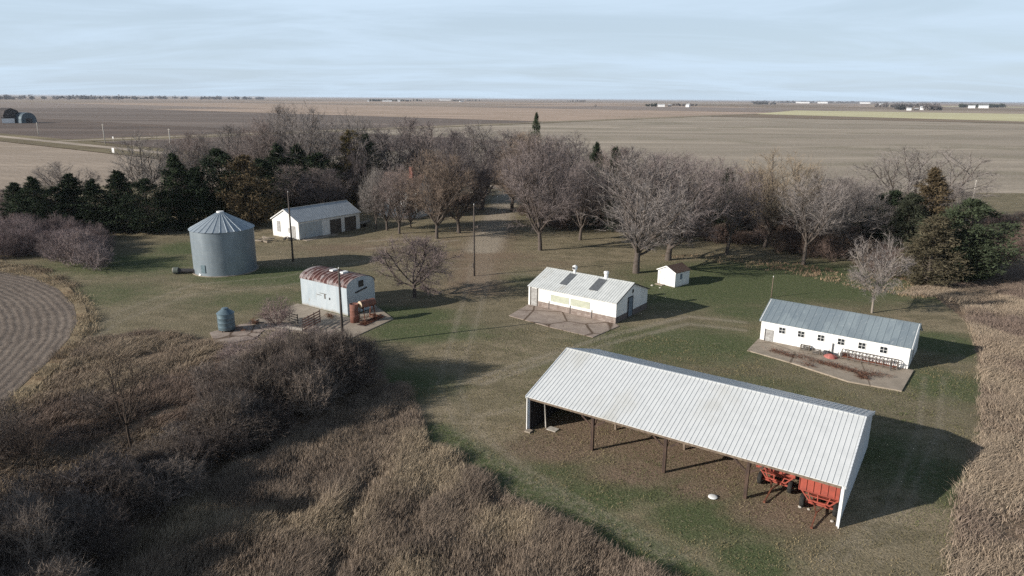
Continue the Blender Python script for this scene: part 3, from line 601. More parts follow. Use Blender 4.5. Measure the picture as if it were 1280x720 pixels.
B_ = [
 ('oak',(795,341),190,140,GREY,'big bare tree with thick forked trunk, nearest the small white shed',0),
 ('oak',(835,325),190,128,PURP,'bare tree with twin trunks right behind the small white shed',1),
 ('fine',(675,313),172,92,PURP,'bare tree right of the gravel drive, its trunk base in open grass',0),
 ('fine',(574,291),166,80,DARK,'dark bare tree with forked trunk left of the gravel drive',1),
 ('fine',(546,298),190,80,ORG,'orange-brown bare tree with slim leaning trunk in front of the farmhouse',0),
 ('tall',(908,318),203,66,PURP,'slender bare tree standing between the white shed and the tan-crowned trees',0),
 ('tall',(955,309),186,72,TAN,'tall tan-crowned bare tree, left one of the tan pair',1),
 ('tall',(988,301),186,66,TAN,'tall tan-crowned bare tree, right one of the tan pair',2),
 ('tall',(1004,331),214,74,GREY,'grey bare tree with pale trunk at the lawn edge beside the tan pair',0),
 ('fine',(1050,320),222,72,GREY,'round grey bare tree left of the dark cedar clump',1),
 ('oak',(1138,286),182,140,GREY,'wide-spreading grey bare tree rising behind the brown-tipped cedar',1),
 ('tall',(187,262),165,68,PALE,'pale-stemmed bare tree standing up between the dark evergreens on the left',1),
 ('oak',(88,262),202,66,GREY,'bushy grey bare tree behind the leftmost evergreens',0),
 ('fine',(372,268),208,80,PINK,'low pinkish bare tree just behind the white garage',0),
 ('tall',(425,256),133,74,PALE,'tall whitish-limbed bare tree left of the olive cedar',2),
 ('tall',(392,258),130,72,GREY,'tallest grey bare tree at the back of the left grove',0),
 ('fine',(362,250),134,66,GREY,'hazy grey bare tree left of the tallest one in the back row',1),
 ('fine',(330,250),150,66,PINK,'thin pinkish-grey bare tree behind the brown cedar',0),
 ('fine',(290,246),158,64,GREY,'faint grey bare tree above the big dark evergreen',1),
 ('fine',(250,244),166,60,PINK,'low hazy bare tree at the left end of the back row',0),
 ('tall',(470,258),152,70,GREY,'grey bare tree just right of the olive cedar',1),
 ('fine',(505,252),150,86,PURP,'broad purple-grey bare tree behind the farmhouse',1),
 ('oak',(548,256),152,90,PURP,'tall purple-grey bare tree behind the orange-brown one',0),
 ('fine',(602,262),158,92,GREY,'dense grey bare tree behind the drive entrance, left side',1),
 ('fine',(640,264),164,86,PURP,'dense bare tree closing the view above the gravel drive',0),
 ('fine',(660,272),168,84,ORG,'tree with rusty orange top behind the drive tree',1),
 ('tall',(712,276),166,80,DARK,'dark purple bare tree left of the narrow dark cedar',0),
 ('fine',(725,300),200,70,PURP,'lower bare tree in front of the narrow dark cedar',0),
 ('fine',(772,290),186,80,PINK,'pinkish bare tree half hidden behind the big forked one',1),
 ('oak',(872,296),192,86,PURP,'dark-topped purple bare tree behind the twin-trunk one',1),
 ('tall',(916,288),204,60,DARK,'dark bare tree tucked behind the slender one',1),
 ('fine',(470,287),212,34,PALE,'pale pinkish bare tree left of the farmhouse wall',0),
 ('fine',(514,285),236,30,PINK,'small bare tree hiding the farmhouse front',1),
 ('tall',(1028,300),205,60,PINK,'thin bare tree between the pale-trunk one and the round grey one',2),
 ('fine',(1078,300),228,54,GREY,'low grey bare tree touching the left of the cedar clump',0),
 ('oak',(447,262),176,40,DARK,'small dark bare tree in front of the olive cedar',0),
 ('fine',(408,272),212,60,DARK,'low dark bare tree behind the right end of the garage',1),
 ('fine',(20,280),236,70,PINK,'bare scrubby tree at the left frame edge beside the evergreens',0),
 ('fine',(225,250),182,46,GREY,'small hazy tree peeking out over the pointed evergreen',1),
 ('fine',(499,292),208,56,PINK,'pinkish bare tree directly in front of the farmhouse wall',0),
 ('fine',(484,288),214,54,GREY,'grey bare tree half covering the farmhouse roof',0),
 ('tall',(590,250),160,84,GREY,'hazy grey bare tree in the far back rank left of the lone green top',1),
 ('fine',(690,262),170,86,GREY,'hazy bare tree in the far back rank right of the lone green top',0),
 ('fine',(792,272),186,90,DARK,'dark hazy bare tree in the back rank behind the big forked one',1),
 ('fine',(842,274),192,90,PURP,'purple hazy bare tree in the back rank behind the twin-trunk one',0),
 ('fine',(940,282),214,80,DARK,'low dark bare tree in the back rank behind the tan pair',1),
 ('fine',(1040,284),226,76,PURP,'low hazy bare tree in the back rank left of the wide-spreading one',0),
 ('fine',(1175,300),232,70,GREY,'grey bare crown just behind the green cedars of the right clump',1),
 ('oak',(720,286),214,80,DARK,'dark undergrown tree right behind the drive-side tree',0),
 ('fine',(1095,318),252,56,GREY,'bushy little tree at the foot of the dark cedar clump',0),
]
for kd,b,tp,wp,c,lb,ix in B_: tree(kd,b,tp,wp,c,lb,idx=ix,group=GW)
tree('apple',(518,372),299,98,(.17,.135,.13),'low spreading bare apple-like tree alone in the yard right of the steel shed',group='single bare trees in the open',name='orchard_tree',bark=(.08,.065,.06))
tree('small',(1090,391),288,64,GREY,'small bare tree with pale trunk just behind the long white building',group='single bare trees in the open',bark=(.24,.21,.18))
OFFL = ['tall dense cedar of the creek line beyond the left frame edge','second dense cedar of the creek line beyond the left frame edge','third dense cedar of the creek line beyond the left frame edge','fourth dense cedar of the creek line beyond the left frame edge','inner dense cedar of the creek line beyond the left frame edge','nearest dense cedar of the creek line beyond the left frame edge','last dense cedar of the creek line beyond the left frame edge']
for kx,(qx,qy) in enumerate([(-38,27),(-42,31),(-40,22),(-34,18),(-36,13)]):  # unseen cedars, added left of the frame to cast shade on the lower-left brush
    tr, cr, Ht, Wt = PROTO['egg'][kx%2]; e = empty('cedar_tree', (qx,qy,0), kx*1.3, OFFL[kx], 'evergreen', 'creek evergreens outside the view'); e.scale = (1.15,1.15,1.35)
    a = link('trunk', tr, e); b = link('crown', cr, e); set_col(a, (.1,.08,.07)); set_col(b, (.04,.05,.03))
tree('open',(165,562),438,100,(.10,.075,.06),'open dark bare tree rising from the brush at lower left',group='bare trees in the thicket',bark=(.07,.055,.045))
tree('open',(50,594),520,64,(.10,.075,.06),'small open bare tree in the brush by the left frame edge',group='bare trees in the thicket',bark=(.07,.055,.045),rz=1.)
GE = 'evergreens around the farmyard'
G1=(.030,.042,.024); G2=(.040,.055,.030); BR=(.10,.076,.045); OL=(.15,.115,.045); G3=(.052,.066,.038); BG=(.092,.080,.052)
E_ = [
 ('cone',(28,288),226,44,G2,'leftmost dark evergreen of the row',0),
 ('cone',(50,290),219,46,G2,'second dark evergreen from the left end of the row',1),
 ('egg',(76,290),232,46,G1,'short rounded evergreen between two pointed ones',0),
 ('cone',(96,288),215,50,G1,'evergreen in front of the bushy grey bare tree',0),
 ('cone',(124,290),222,44,G1,'broad dark evergreen right of the bushy grey bare tree',1),
 ('cone',(157,290),211,54,G1,'dark evergreen just left of the pale-stemmed bare tree',0),
 ('cone',(226,286),190,52,G2,'sharply pointed evergreen right of the pale-stemmed bare tree',1),
 ('egg',(252,286),206,50,G1,'dark evergreen squeezed between the pointed and the biggest ones',1),
 ('egg',(281,282),184,60,G1,'biggest dark evergreen behind the large grain bin',0),
 ('egg',(312,284),192,60,BR,'brown-tinged cedar right behind the large grain bin',0),
 ('cone',(352,262),178,48,G1,'dark evergreen behind the left end of the garage',1),
 ('cone',(377,262),178,44,G1,'dark evergreen behind the middle of the garage roof',0),
 ('egg',(443,258),160,54,OL,'olive and brown cedar standing behind the garage at the grove',1),
 ('egg',(460,258),166,36,G2,'green cedar joined to the right side of the olive one',0),
 ('egg',(669,240),139,14,G3,'green treetop sticking out alone above the bare grove',0),
 ('egg',(765,290),180,26,G1,'narrow dark cedar rising between bare trees, right one of two',1),
 ('egg',(742,286),176,24,G1,'narrow dark cedar left of its taller twin in the middle grove',0),
 ('egg',(1128,325),238,56,(.04,.045,.03),'dark bushy cedar between the brown-green one and the leaning one',1),
 ('egg',(1106,318),236,58,G1,'dark cedar leaning against the brown-tipped one',0),
 ('cone',(1152,312),207,60,BR,'brown-tipped pointed cedar standing out of the right clump',1),
 ('egg',(1158,357),266,74,BG,'broad brown-green cedar in front of the right clump',1),
 ('egg',(1200,352),246,84,G3,'bright green bushy cedar at the right end of the clump',0),
 ('egg',(1221,350),280,40,G2,'low green cedar at the outer right foot of the clump',1),
 ('egg',(1178,345),262,60,(.07,.068,.045),'dull olive cedar filling the middle of the right clump',0),
 ('egg',(188,292),222,52,G1,'low dark evergreen at the foot of the pale-stemmed bare tree',0),
 ('egg',(330,272),196,54,G1,'dark evergreen between the brown cedar and the garage',1),
 ('egg',(400,264),190,56,G1,'dark evergreen behind the right half of the garage roof',0),
 ('cone',(904,300),208,34,G1,'dark cedar showing through the purple bare crowns',0),
]
for kd,b,tp,wp,c,lb,ix in E_: tree(kd,b,tp,wp,c,lb,idx=ix,group=GE,name='cedar_tree',cat='evergreen')

# shrubs and thickets: twig meshes merged into masses nobody could count
def shrub_tpl(seed, Ht, W, nl=11, nb=7, nc=5, nt=6, tw=.012):
    tr, cr, _, _ = grow(seed, Ht, W, 0, nl, .035, nb, nc, nt, up=.14, tw=tw, lean=.6, tl=.45, low=.05)
    def arr(me):
        v = np.empty(len(me.vertices)*3, np.float32); me.vertices.foreach_get('co', v); return v.reshape(-1,3)
    cv = arr(cr); cf = np.arange(len(cv)).reshape(-1,3)
    # stems reduced to slivers
    sv = arr(tr); fs = [tuple(p.vertices) for p in tr.polygons]
    tri = [];
    for q in fs: tri += [(q[0],q[1],q[2]),(q[0],q[2],q[3])]
    V = np.concatenate([cv, sv]); Fc = np.concatenate([cf, np.array(tri)+len(cv)])
    return V, Fc
SH = [shrub_tpl(101,3.4,3.6), shrub_tpl(102,3.2,4.0), shrub_tpl(103,3.6,3.2)]
def thicket(name, label, polys, dens, hr, wr, cols, seed, cat='brush', hnoise=5.):
    g = np.random.default_rng(seed); VV = []; FF = []; CC = []; nv = 0
    for poly, dn in zip(polys, dens if isinstance(dens, list) else [dens]*len(polys)):
        P = [(p.x,p.y) for p in [at(*q) for q in poly]]; xs = [p[0] for p in P]; ys = [p[1] for p in P]
        n = int((max(xs)-min(xs))*(max(ys)-min(ys))*dn); x = g.uniform(min(xs),max(xs),n); y = g.uniform(min(ys),max(ys),n)
        k_ = inpoly(x,y,P); x = x[k_]; y = y[k_]
        for px, py in zip(x,y):
            V, Fc = SH[g.integers(3)]; h = g.uniform(*hr)*(.65+.7*float(vnoise(px,py,hnoise))); w_ = g.uniform(*wr); a = g.uniform(0,6.28)
            ca, sa = math.cos(a), math.sin(a); X = V[:,0]*w_/3.6; Y = V[:,1]*w_/3.6
            VV.append(np.stack([X*ca-Y*sa+px, X*sa+Y*ca+py, V[:,2]*h/3.4],1)); FF.append(Fc+nv); nv += len(V)
            c = np.array(cols[g.integers(len(cols))])*g.uniform(.75,1.25); CC.append(np.broadcast_to(c, (len(V),3)))
    o = link(name, npmesh(name, np.concatenate(VV), np.concatenate(FF), M['brush'], np.concatenate(CC))); return tag(o, label, cat, kind='stuff')
BC = [(.165,.14,.125),(.14,.115,.10),(.19,.155,.13),(.11,.09,.08)]
thicket('brush_thicket', 'dense leafless brush thicket running across the lower left', [[(-300,900),(-260,720),(-120,660),(0,648),(90,630),(180,592),(260,532),(330,468),(400,448),(452,456),(462,478),(440,500),(360,545),(250,605),(150,690),(60,790),(40,900)],[(-40,620),(-40,570),(60,540),(160,500),(260,455),(330,440),(345,462),(250,510),(160,560),(60,600)]],
        [.55,.03], (2.3,3.9), (3.0,4.2), BC, 4)
thicket('roadside_brush', 'pinkish grey bare brush at the left edge before the evergreens', [[(-60,320),(-60,285),(0,278),(40,276),(80,285),(120,300),(138,318),(125,334),(90,332),(50,328),(0,326)]],
        .30, (2.4,3.8), (3.0,4.2), [(.23,.18,.175),(.20,.16,.155),(.17,.135,.13)], 6)
thicket('grove_undergrowth', 'brown leafless undergrowth beneath the grove trees', [[(690,290),(760,285),(860,300),(940,312),(1010,322),(1060,330),(1100,345),(1130,330),(1080,295),(940,275),(780,262),(650,262),(655,275)],[(0,282),(140,276),(300,262),(420,255),(470,256),(560,262),(590,262),(600,250),(460,240),(300,240),(150,255),(0,262)],[(1075,345),(1130,352),(1190,345),(1230,335),(1300,322),(1300,285),(1230,285),(1150,300)]],
        [.12,.055,.15], (2.,3.8), (3.,4.6), [(.15,.11,.095),(.13,.10,.09),(.17,.125,.10)], 9)
def shrub(base, top, wpx, col, label, seed):
    V, Fc = SH[seed%3]; p = at(*base); h = hgt(base[0],base[1],top); w_ = pxsize(base[0],base[1],wpx)
    me = npmesh('bare_shrub', V*np.array([w_/3.6,w_/3.6,h/3.4]), Fc, M['twig']); o = link('bare_shrub', me, None, p); set_col(o, col)
    o.rotation_euler.z = seed; return tag(o, label, 'shrub', 'bare shrubs around the yard')
shrub((436,484),444,60,(.34,.27,.245),'pale twiggy shrub by the foot of the leaning pole at the thicket end',1)
shrub((346,408),372,50,(.24,.18,.17),'thin bare shrub growing through the concrete slab beside the rusty gate',2)
shrub((118,338),304,50,(.23,.19,.185),'grey rounded shrub at the right tip of the left brush patch',0)
shrub((92,332),286,56,(.25,.2,.19),'tall pale shrub in the middle of the left brush patch',1)
shrub((300,452),424,60,(.25,.2,.19),'grey shrub at the top left end of the thicket, below the small feed bin',2)
shrub((405,440),410,60,(.25,.195,.185),'low grey shrub under the slab edge left of the pole',0)
shrub((345,438),408,60,(.26,.21,.2),'grey shrub at the slab corner below the lying gate',1)
shrub((125,640),580,110,(.17,.15,.15),'grey spiky shrub deep in the shaded brush, lower left',2)

# ------------------------------------------------------------------ buildings
def wallset(parent, L, W, he, hr, mx_, my_, th=.12, z0=0., front=True, back=True, left=True, right=True):
    """walls in local axes: x along the ridge, y from front to back; gable ends at x=0 and x=L"""
    if front: MB().box(0,L,0,th,z0,he).build('front_wall', mx_, parent)
    if back: MB().box(0,L,W-th,W,z0,he).build('back_wall', mx_, parent)
    g = [(th,z0),(W-th,z0),(W-th,he+.0),(W/2,hr-.03),(th,he+.0)]
    if left: MB().prism(g,0,.004,th).build('gable_wall', my_, parent)
    if right: MB().prism(g,0,L-th,L-.004).build('gable_wall', my_, parent)
def roof(parent, L, W, he, hr, mat, pitch=.305, oh=.25, og=.15, rib=.02, thick=.05, lift=.06):
    og = pitch*.4
    """two ribbed slopes as one roof mesh"""
    m = MB(); sl = (hr-he)/(W/2); xs = []
    x = -og
    while x < L+og-pitch*.5:
        xs += [(x,0),(x+pitch*.80,0),(x+pitch*.86,rib),(x+pitch*.94,rib)]; x += pitch
    xs.append((L+og,0))
    for sgn in (0,1):
        vs = []
        for (xx,rz_) in xs:
            ye = -oh; ze = he-oh*sl+lift; yr = W/2; zr = hr+lift
            if sgn: ye = W+oh
            vs += [(xx,ye,ze+rz_),(xx,yr,zr+rz_)]
        m.add(vs, [(2*i,2*i+2,2*i+3,2*i+1) for i in range(len(xs)-1)])
        y0 = ye; m.add([(-og,y0,ze-.008),(L+og,y0,ze-.008),(L+og,yr,zr-.008),(-og,yr,zr-.008),(-og,y0,ze-thick),(L+og,y0,ze-thick),(L+og,yr,zr-thick),(-og,yr,zr-thick)],
              [(0,1,2,3),(4,7,6,5),(0,4,5,1),(1,5,6,2),(2,6,7,3),(3,7,4,0)])
    o = m.build('roof', mat, parent); 
    c = MB(); c.bar((-og-.02,W/2,hr+lift+rib+.01),(L+og+.02,W/2,hr+lift+rib+.01),.16,.03); c.build('ridge_cap', mat, o)
    return o
def trimset(parent, L, W, he, hr, mat=None, sides=(0,1), og=.15, oh=.25, lift=.06, w_=.14):
    sl = (hr-he)/(W/2)
    for s_ in sides:
        x = -og-.03 if s_==0 else L+og+.03; m = MB()
        m.bar((x,-oh,he-oh*sl+lift-.07),(x,W/2,hr+lift-.07),.05,w_); m.bar((x,W+oh,he-oh*sl+lift-.07),(x,W/2,hr+lift-.07),.05,w_)
        m.build('gable_trim', mat or M['trim'], parent)
def frame_at(px0, px1): # origin and heading from two ground pixels
    a = at(*px0); b = at(*px1); d = b-a; return a, math.atan2(d.y,d.x), d.length
def window(parent, x, z, w_, h_, y=-.0, frame='trim', cross=True):
    fr = MB(); t_ = .035
    fr.box(x-w_/2,x+w_/2,y-.05,y-.003,z,z+t_); fr.box(x-w_/2,x+w_/2,y-.05,y-.003,z+h_-t_,z+h_)
    fr.box(x-w_/2,x-w_/2+t_,y-.05,y-.003,z+t_,z+h_-t_); fr.box(x+w_/2-t_,x+w_/2,y-.05,y-.003,z+t_,z+h_-t_)
    if cross:
        fr.box(x-.014,x+.014,y-.045,y-.003,z+t_,z+h_-t_); fr.box(x-w_/2+t_,x-.014,y-.045,y-.003,z+h_/2-.014,z+h_/2+.014); fr.box(x+.014,x+w_/2-t_,y-.045,y-.003,z+h_/2-.014,z+h_/2+.014)
    f_ = fr.build('window', M[frame], parent)
    MB().box(x-w_/2+t_,x+w_/2-t_,y-.02,y-.004,z+t_,z+h_-t_).build('pane', M['glass'], f_)
    return f_

# open-front machine shed
o_, rz, L = frame_at((659,538),(1047,660)); W = 11.8; he = 2.76; hr = 4.68
sh = empty('open_front_shed', o_, rz, 'long open-fronted machine shed with white ribbed metal roof, nearest building', 'shed')
sh['group'] = 'farm buildings'
wallset(sh, L, W, he, hr, M['white_paint'], M['gable_metal'], front=False)
roof(sh, L, W, he, hr, M['shed_metal'], oh=.1, og=.08)
trimset(sh, L, W, he, hr, M['gable_metal'], og=.08, oh=.1, w_=.22)
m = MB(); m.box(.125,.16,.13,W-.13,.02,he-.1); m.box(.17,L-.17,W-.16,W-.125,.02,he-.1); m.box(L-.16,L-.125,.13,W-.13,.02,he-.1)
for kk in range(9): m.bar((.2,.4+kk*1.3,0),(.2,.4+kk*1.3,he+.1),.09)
m.build('inner_boarding', M['dark_boards'], sh)  # lining and studs darkened to stand for the shade inside the shed
for i in range(5):
    x = [.1, L*.25, L*.5, L*.75, L-.1][i]
    if 0 < i < 4:
        MB().box(x-.1,x+.1,.02,.22,-.05,he-.25).build('post', M['post_wood'], sh)
        b = MB(); b.bar((x,.12,he-1.0),(x+.9,.12,he-.32),.07,.12); b.bar((x,.12,he-1.0),(x-.9,.12,he-.32),.07,.12); b.bar((x,.2,he-1.1),(x,1.2,he-.15),.07,.12); b.build('knee_brace', M['post_wood'], sh)
    for yy in (W/3, 2*W/3):
        if 0 < i < 4: MB().box(x-.08,x+.08,yy-.08,yy+.08,-.05,he+.8).build('inner_post', M['beam_wood'], sh)
b = MB(); b.box(.15,L-.15,.05,.2,he-.26,he-.02); b.build('header_beam', M['beam_wood'], sh)
b = MB(); sl = (hr-he)/(W/2)
for i in range(9):
    x = .15+(L-.3)*i/8; b.bar((x,.1,he-.02),(x,W/2,hr-.05),.05,.16); b.bar((x,W-.1,he-.02),(x,W/2,hr-.05),.05,.16); b.bar((x,.2,he-.1),(x,W-.2,he-.1),.05,.14)
b.build('roof_truss', M['beam_wood'], sh)
for x in (0, L):
    s_ = 1 if x else -1
    MB().box(min(x,x+.06*s_)-.0,max(x,x+.06*s_),-.06,.3,0,he-.1).build('corner_trim', M['trim'], sh)
MB().bar((.9,1.2,0),(.75,1.1,he-.1),.09,.09).build('loose_pole', M['pale_pole'], sh)
MB().box(1.1,1.9,.9,1.5,.02,.07).build('base_plank', M['pale_pole'], sh)
MB().box(-.02,.45,-.35,.1,.0,.12).build('footing', M['concrete'], sh)

# gravity wagons under the shed roof
def wagon(loc, rz_, label):
    e = empty('gravity_wagon', loc, rz_, label, 'wagon', 'orange grain wagons parked under the shed roof'); e.scale = (.84,.84,.84)
    w2, l2 = 1.42, 1.75      # x across, y lengthwise (tongue toward -y)
    h = MB(); zb, zt, zm = 1.05, 2.42, 1.85
    zt, zm, zb = 2.5, 1.56, .8; top = [(-w2,-l2,zt),(w2,-l2,zt),(w2,l2,zt),(-w2,l2,zt)]; mid = [(-w2,-l2,zm),(w2,-l2,zm),(w2,l2,zm),(-w2,l2,zm)]; bot = [(-.3,-.9,zb),(.9,-.9,zb),(.9,.9,zb),(-.3,.9,zb)]
    V = top+mid+bot; Fq = []
    for k_ in (0,4):
        for i in range(4): Fq.append((k_+i,k_+(i+1)%4,k_+4+(i+1)%4,k_+4+i))
    Fq.append((8,9,10,11)); h.add(V,Fq)
    inn = [(x*.95,y*.95,z+(.0 if z>2 else .06)) for x,y,z in V]; h.add(inn,[f[::-1] for f in Fq])
    h.add(top+[(x*.95,y*.95,zt) for x,y,_ in top],[(i,(i+1)%4,4+(i+1)%4,4+i) for i in range(4)])
    for kx in range(7): xx = -w2+2*w2*kx/6; h.bar((xx,-l2-.03,zm),(xx,-l2-.03,zt),.06,.04)
    h.build('hopper', M['orange'], e, fix=False)
    r_ = MB()
    for y in (-l2,l2): r_.bar((-w2-.02,y*1.01,zt),(w2+.02,y*1.01,zt),.07,.08); r_.bar((-w2-.02,y*1.012,zm),(w2+.02,y*1.012,zm),.05,.07)
    for x in (-w2,w2): r_.bar((x*1.01,-l2,zt),(x*1.01,l2,zt),.07,.08)
    r_.build('rim_rail', M['orange'], e)
    for y in (-1.45,1.45):
        s_ = MB(); s_.bar((-w2+.05,y,zm-.05),(-.72,y,.72),.09); s_.bar((w2-.05,y,zm-.05),(.72,y,.72),.09); s_.bar((-.75,y,.72),(.75,y,.72),.11)
        s_.bar((-1.05,y,1.1),(1.05,y,1.1),.06)
        for x in (-.6,-.12,.5): s_.bar((x,y,.75),(x*1.5,y,1.6),.07)
        s_.build('support_frame', M['orange'], e)
    g = MB()
    for x in (-.45,.45): g.bar((x,-1.7,.66),(x,1.7,.66),.1,.14)
    for y in (-1.35,1.35): g.bar((-.95,y,.5),(.95,y,.5),.1,.12)
    g.build('chassis', M['orange'], e)
    t_ = MB(); t_.bar((-.3,-1.5,.5),(0,-2.4,.42),.08); t_.bar((.3,-1.5,.5),(0,-2.4,.42),.08); t_.bar((0,-2.35,.42),(0,-3.9,.12),.09); t_.box(-.08,.08,-4.0,-3.85,.05,.17); t_.build('tongue', M['rust'], e)
    for x in (-1.12,1.12):
        for y in (-1.35,1.35):
            s__ = 1 if x>0 else -1
            prof = [(.24,-.15),(.40,-.17),(.47,-.12),(.49,0),(.47,.12),(.40,.17),(.24,.15)]
            wv = MB(); n=22
            vs=[(x+zz2, y+math.cos(2*math.pi*i/n)*rr2, .5+math.sin(2*math.pi*i/n)*rr2) for rr2,zz2 in prof for i in range(n)]
            wv.add(vs,[(k2*n+i,k2*n+(i+1)%n,(k2+1)*n+(i+1)%n,(k2+1)*n+i) for k2 in range(6) for i in range(n)])
            wh = wv.build('wheel', M['tyre'], e, True)
            rm = MB(); rm.tube((x-.10,y,.5),(x+.10,y,.5),.25,.25,16); rm.tube((x+.1*s__,y,.5),(x+.16*s__,y,.5),.08,.07,10); rm.build('rim', M['orange'], wh)
    return e
shl = lambda x, y, z=0: sh.matrix_basis.to_translation() if False else Vector((o_.x+math.cos(rz)*x-math.sin(rz)*y, o_.y+math.sin(rz)*x+math.cos(rz)*y, z))
wagon(shl(20.2,2.33), rz+R(1), 'orange gravity wagon nearest the right end wall of the open shed')
wagon(shl(17.45,3.5), rz+R(-3), 'orange gravity wagon deeper under the roof, left of the other wagon')

# long white building with six small windows
a_, rz2, L2 = frame_at((949.5,425.5),(1134,463)); W2 = 6.4; he2 = 2.2; hr2 = 3.65
lb = empty('long_white_building', a_, rz2, 'long low white building with blue-grey roof and six small windows', 'building', 'farm buildings')
wallset(lb, L2, W2, he2, hr2, M['bright_white'], M['white_paint_y'])
roof(lb, L2, W2, he2, hr2, M['blue_roof'], pitch=.6, oh=.12, og=.08, rib=.015)
trimset(lb, L2, W2, he2, hr2, oh=.12, og=.08, w_=.16)
for pxw in (977.7,1001.4,1026.1,1051.4,1077.4,1104.5):
    # window centre along the front wall
    best = min(range(0,400), key=lambda q: abs(project_x(a_, rz2, L2*q/400)-pxw)) if False else None
def along(a, ang, L_, px, z):
    lo, hi = 0., L_
    for _ in range(40):
        m_ = (lo+hi)/2; p = Vector((a.x+math.cos(ang)*m_, a.y+math.sin(ang)*m_, z))-Vector((0,0,H)); X = 640+F*p.dot(CR)/p.dot(_f)
        if X < px: lo = m_
        else: hi = m_
    return lo
for pxw in (977.7,1001.4,1026.1,1051.4,1077.4,1104.5):
    window(lb, along(a_,rz2,L2,pxw,1.5), 1.20, .66, .66, frame='trim')
x = along(a_,rz2,L2,962,.9); 
MB().box(x-.38,x+.38,-.05,-.003,.03,1.35).build('door', M['door_grey'], lb); MB().box(x-.48,x-.39,-.07,-.003,.0,1.4).build('door_jamb', M['dark_metal'], lb)
x = along(a_,rz2,L2,1041,.9); MB().bar((x,-.12,0),(x,-.12,1.25),.07).build('pipe', M['dark_metal'], lb)
MB().box(x+.15,x+1.35,-.04,-.003,.04,1.1).build('door_panel', M['bright_white'], lb)
MB().box(-.002,L2+.002,-.02,-.003,.0,.14).build('foundation', M['block_end'], lb)
MB().box(L2+.002,L2+.03,W2*.40,W2*.40+.9,.03,1.9).build('end_door', M['door_grey'], lb)
pad = [at(*q) for q in [(948,424.5),(1142,464),(1127,490),(1060,478),(990,455),(934,439)]]
def slab(name, pts, z, mat, label, group='concrete slabs', h0=-.1, cat='slab'):
    m = MB().prism([(p.x,p.y) for p in pts],2,h0,z); o = m.build(name, mat); return tag(o, label, cat, group)
slab('concrete_slab', pad, .12, M['concrete'], 'tan concrete slab along the front of the long white building')
# rusty slatted feeder against the wall
x0 = along(a_,rz2,L2,1054,.7); x1 = along(a_,rz2,L2,1124,.7)
fd = empty('hay_feeder', a_+Vector((math.cos(rz2)*x0+math.sin(rz2)*.95, math.sin(rz2)*x0-math.cos(rz2)*.95, .12)), rz2, 'long rusty slatted feeder standing against the long white building', 'feeder')
Lf = x1-x0; m = MB(); m.bar((0,.0,.75),(Lf,0,.75),.06); m.bar((0,.6,.85),(Lf,.6,.85),.06); m.bar((0,.0,.2),(Lf,0,.2),.08,.06)
for i in range(9):
    x = Lf*i/8; m.bar((x,0,0),(x,0,.78),.05); m.bar((x,.6,0),(x,.6,.88),.05); m.bar((x,0,.76),(x,.6,.86),.04)
m.build('frame', M['grey_wood'], fd)
m = MB(); 
for i in range(34):
    x = .08+(Lf-.16)*i/33; m.bar((x,.02,.74),(x+.04,.3,.22),.03)
m.build('slats', M['rust'], fd); m = MB(); m.prism([(.05,.12),(.55,.12),(.5,.24),(.1,.24)],0,.05,Lf-.05); m.build('trough', M['rust'], fd)
m = MB(); m.bar((Lf-.45,-.35,0),(Lf-.45,-.35,1.05),.08); m.bar((Lf-.45,-.35,.95),(Lf+.25,-.35,.92),.05); m.build('crank_post', M['dark_metal'], fd)
def local(a, ang, x, y, z=0): return Vector((a.x+math.cos(ang)*x-math.sin(ang)*y, a.y+math.sin(ang)*x+math.cos(ang)*y, z))
# odds and ends on the slab
def crate(px, label, s=.8):
    p = at(*px, .12); e = empty('wooden_crate', p, rz2+.1, label, 'crate', 'grey crates on the concrete slab')
    m = MB()
    for k_ in range(3):
        for yy in (-.3*s,.3*s): m.box(-.55*s,.55*s,yy-.02,yy+.02,.06+.2*s*k_,.19*s+.2*s*k_)
        for xx in (-.53*s,.53*s): m.box(xx-.02,xx+.02,-.28*s,.28*s,.06+.2*s*k_,.19*s+.2*s*k_)
    m.build('slatted_side', M['grey_wood'], e)
    m = MB()
    for xx in (-.5*s,.5*s):
        for yy in (-.26*s,.26*s): m.box(xx-.04,xx+.04,yy-.035,yy+.035,0,.62*s)
    m.build('corner_post', M['beam_wood'], e); MB().box(-.5*s,.5*s,-.27*s,.27*s,.03,.07).build('bottom', M['grey_wood'], e)
crate((1006,437.5), 'grey slatted crate left of the other, under the third window')
crate((1020,442), 'grey slatted crate beside a dark drum on the slab', .7)
def drum(px, label, mat, r_=.3, h=.5, lying=False, z=.12, rz_=0, name='steel_drum'):
    p = at(*px, z); e = empty(name, p, rz_, label, 'drum', 'drums about the yard')
    m = MB(); P = [(0.01,0),(r_,0),(r_,h*.32),(r_+.02,h*.34),(r_,h*.36),(r_,h*.64),(r_+.02,h*.66),(r_,h*.68),(r_,h),(r_-.03,h),(r_-.03,h-.03),(.01,h-.03)]
    m.lathe(P, 22)
    if lying: m.v = [(z_, y_, r_+.02-x_) for x_,y_,z_ in m.v]
    m.build('drum_body', mat, e, True); b = MB(); 
    if lying: b.tube((-.01,.1,r_+.1),(-.03,.1,r_+.1),.04,.04,8)
    else: b.tube((.1,.1,h-.03),(.1,.1,h+.02),.04,.04,8)
    b.build('bung', M['dark_metal'], e); return e
drum((1029,444), 'dark drum lying between the crates and the red cover', M['dark_metal'], .26, .6, True, rz_=rz2)
drum((1050,446.5), 'dark drum lying right of the red cover', M['dark_metal'], .24, .5, True, rz_=rz2+.4)
p = at(1038,447,.12); cv = empty('covered_machine', p, rz2, 'small machine under a faded red cover on the slab', 'machine')
m = MB(); ns = 18
prof = [(.72,.0),(.68,.14),(.5,.3),(.3,.4),(.12,.45),(.01,.46)]
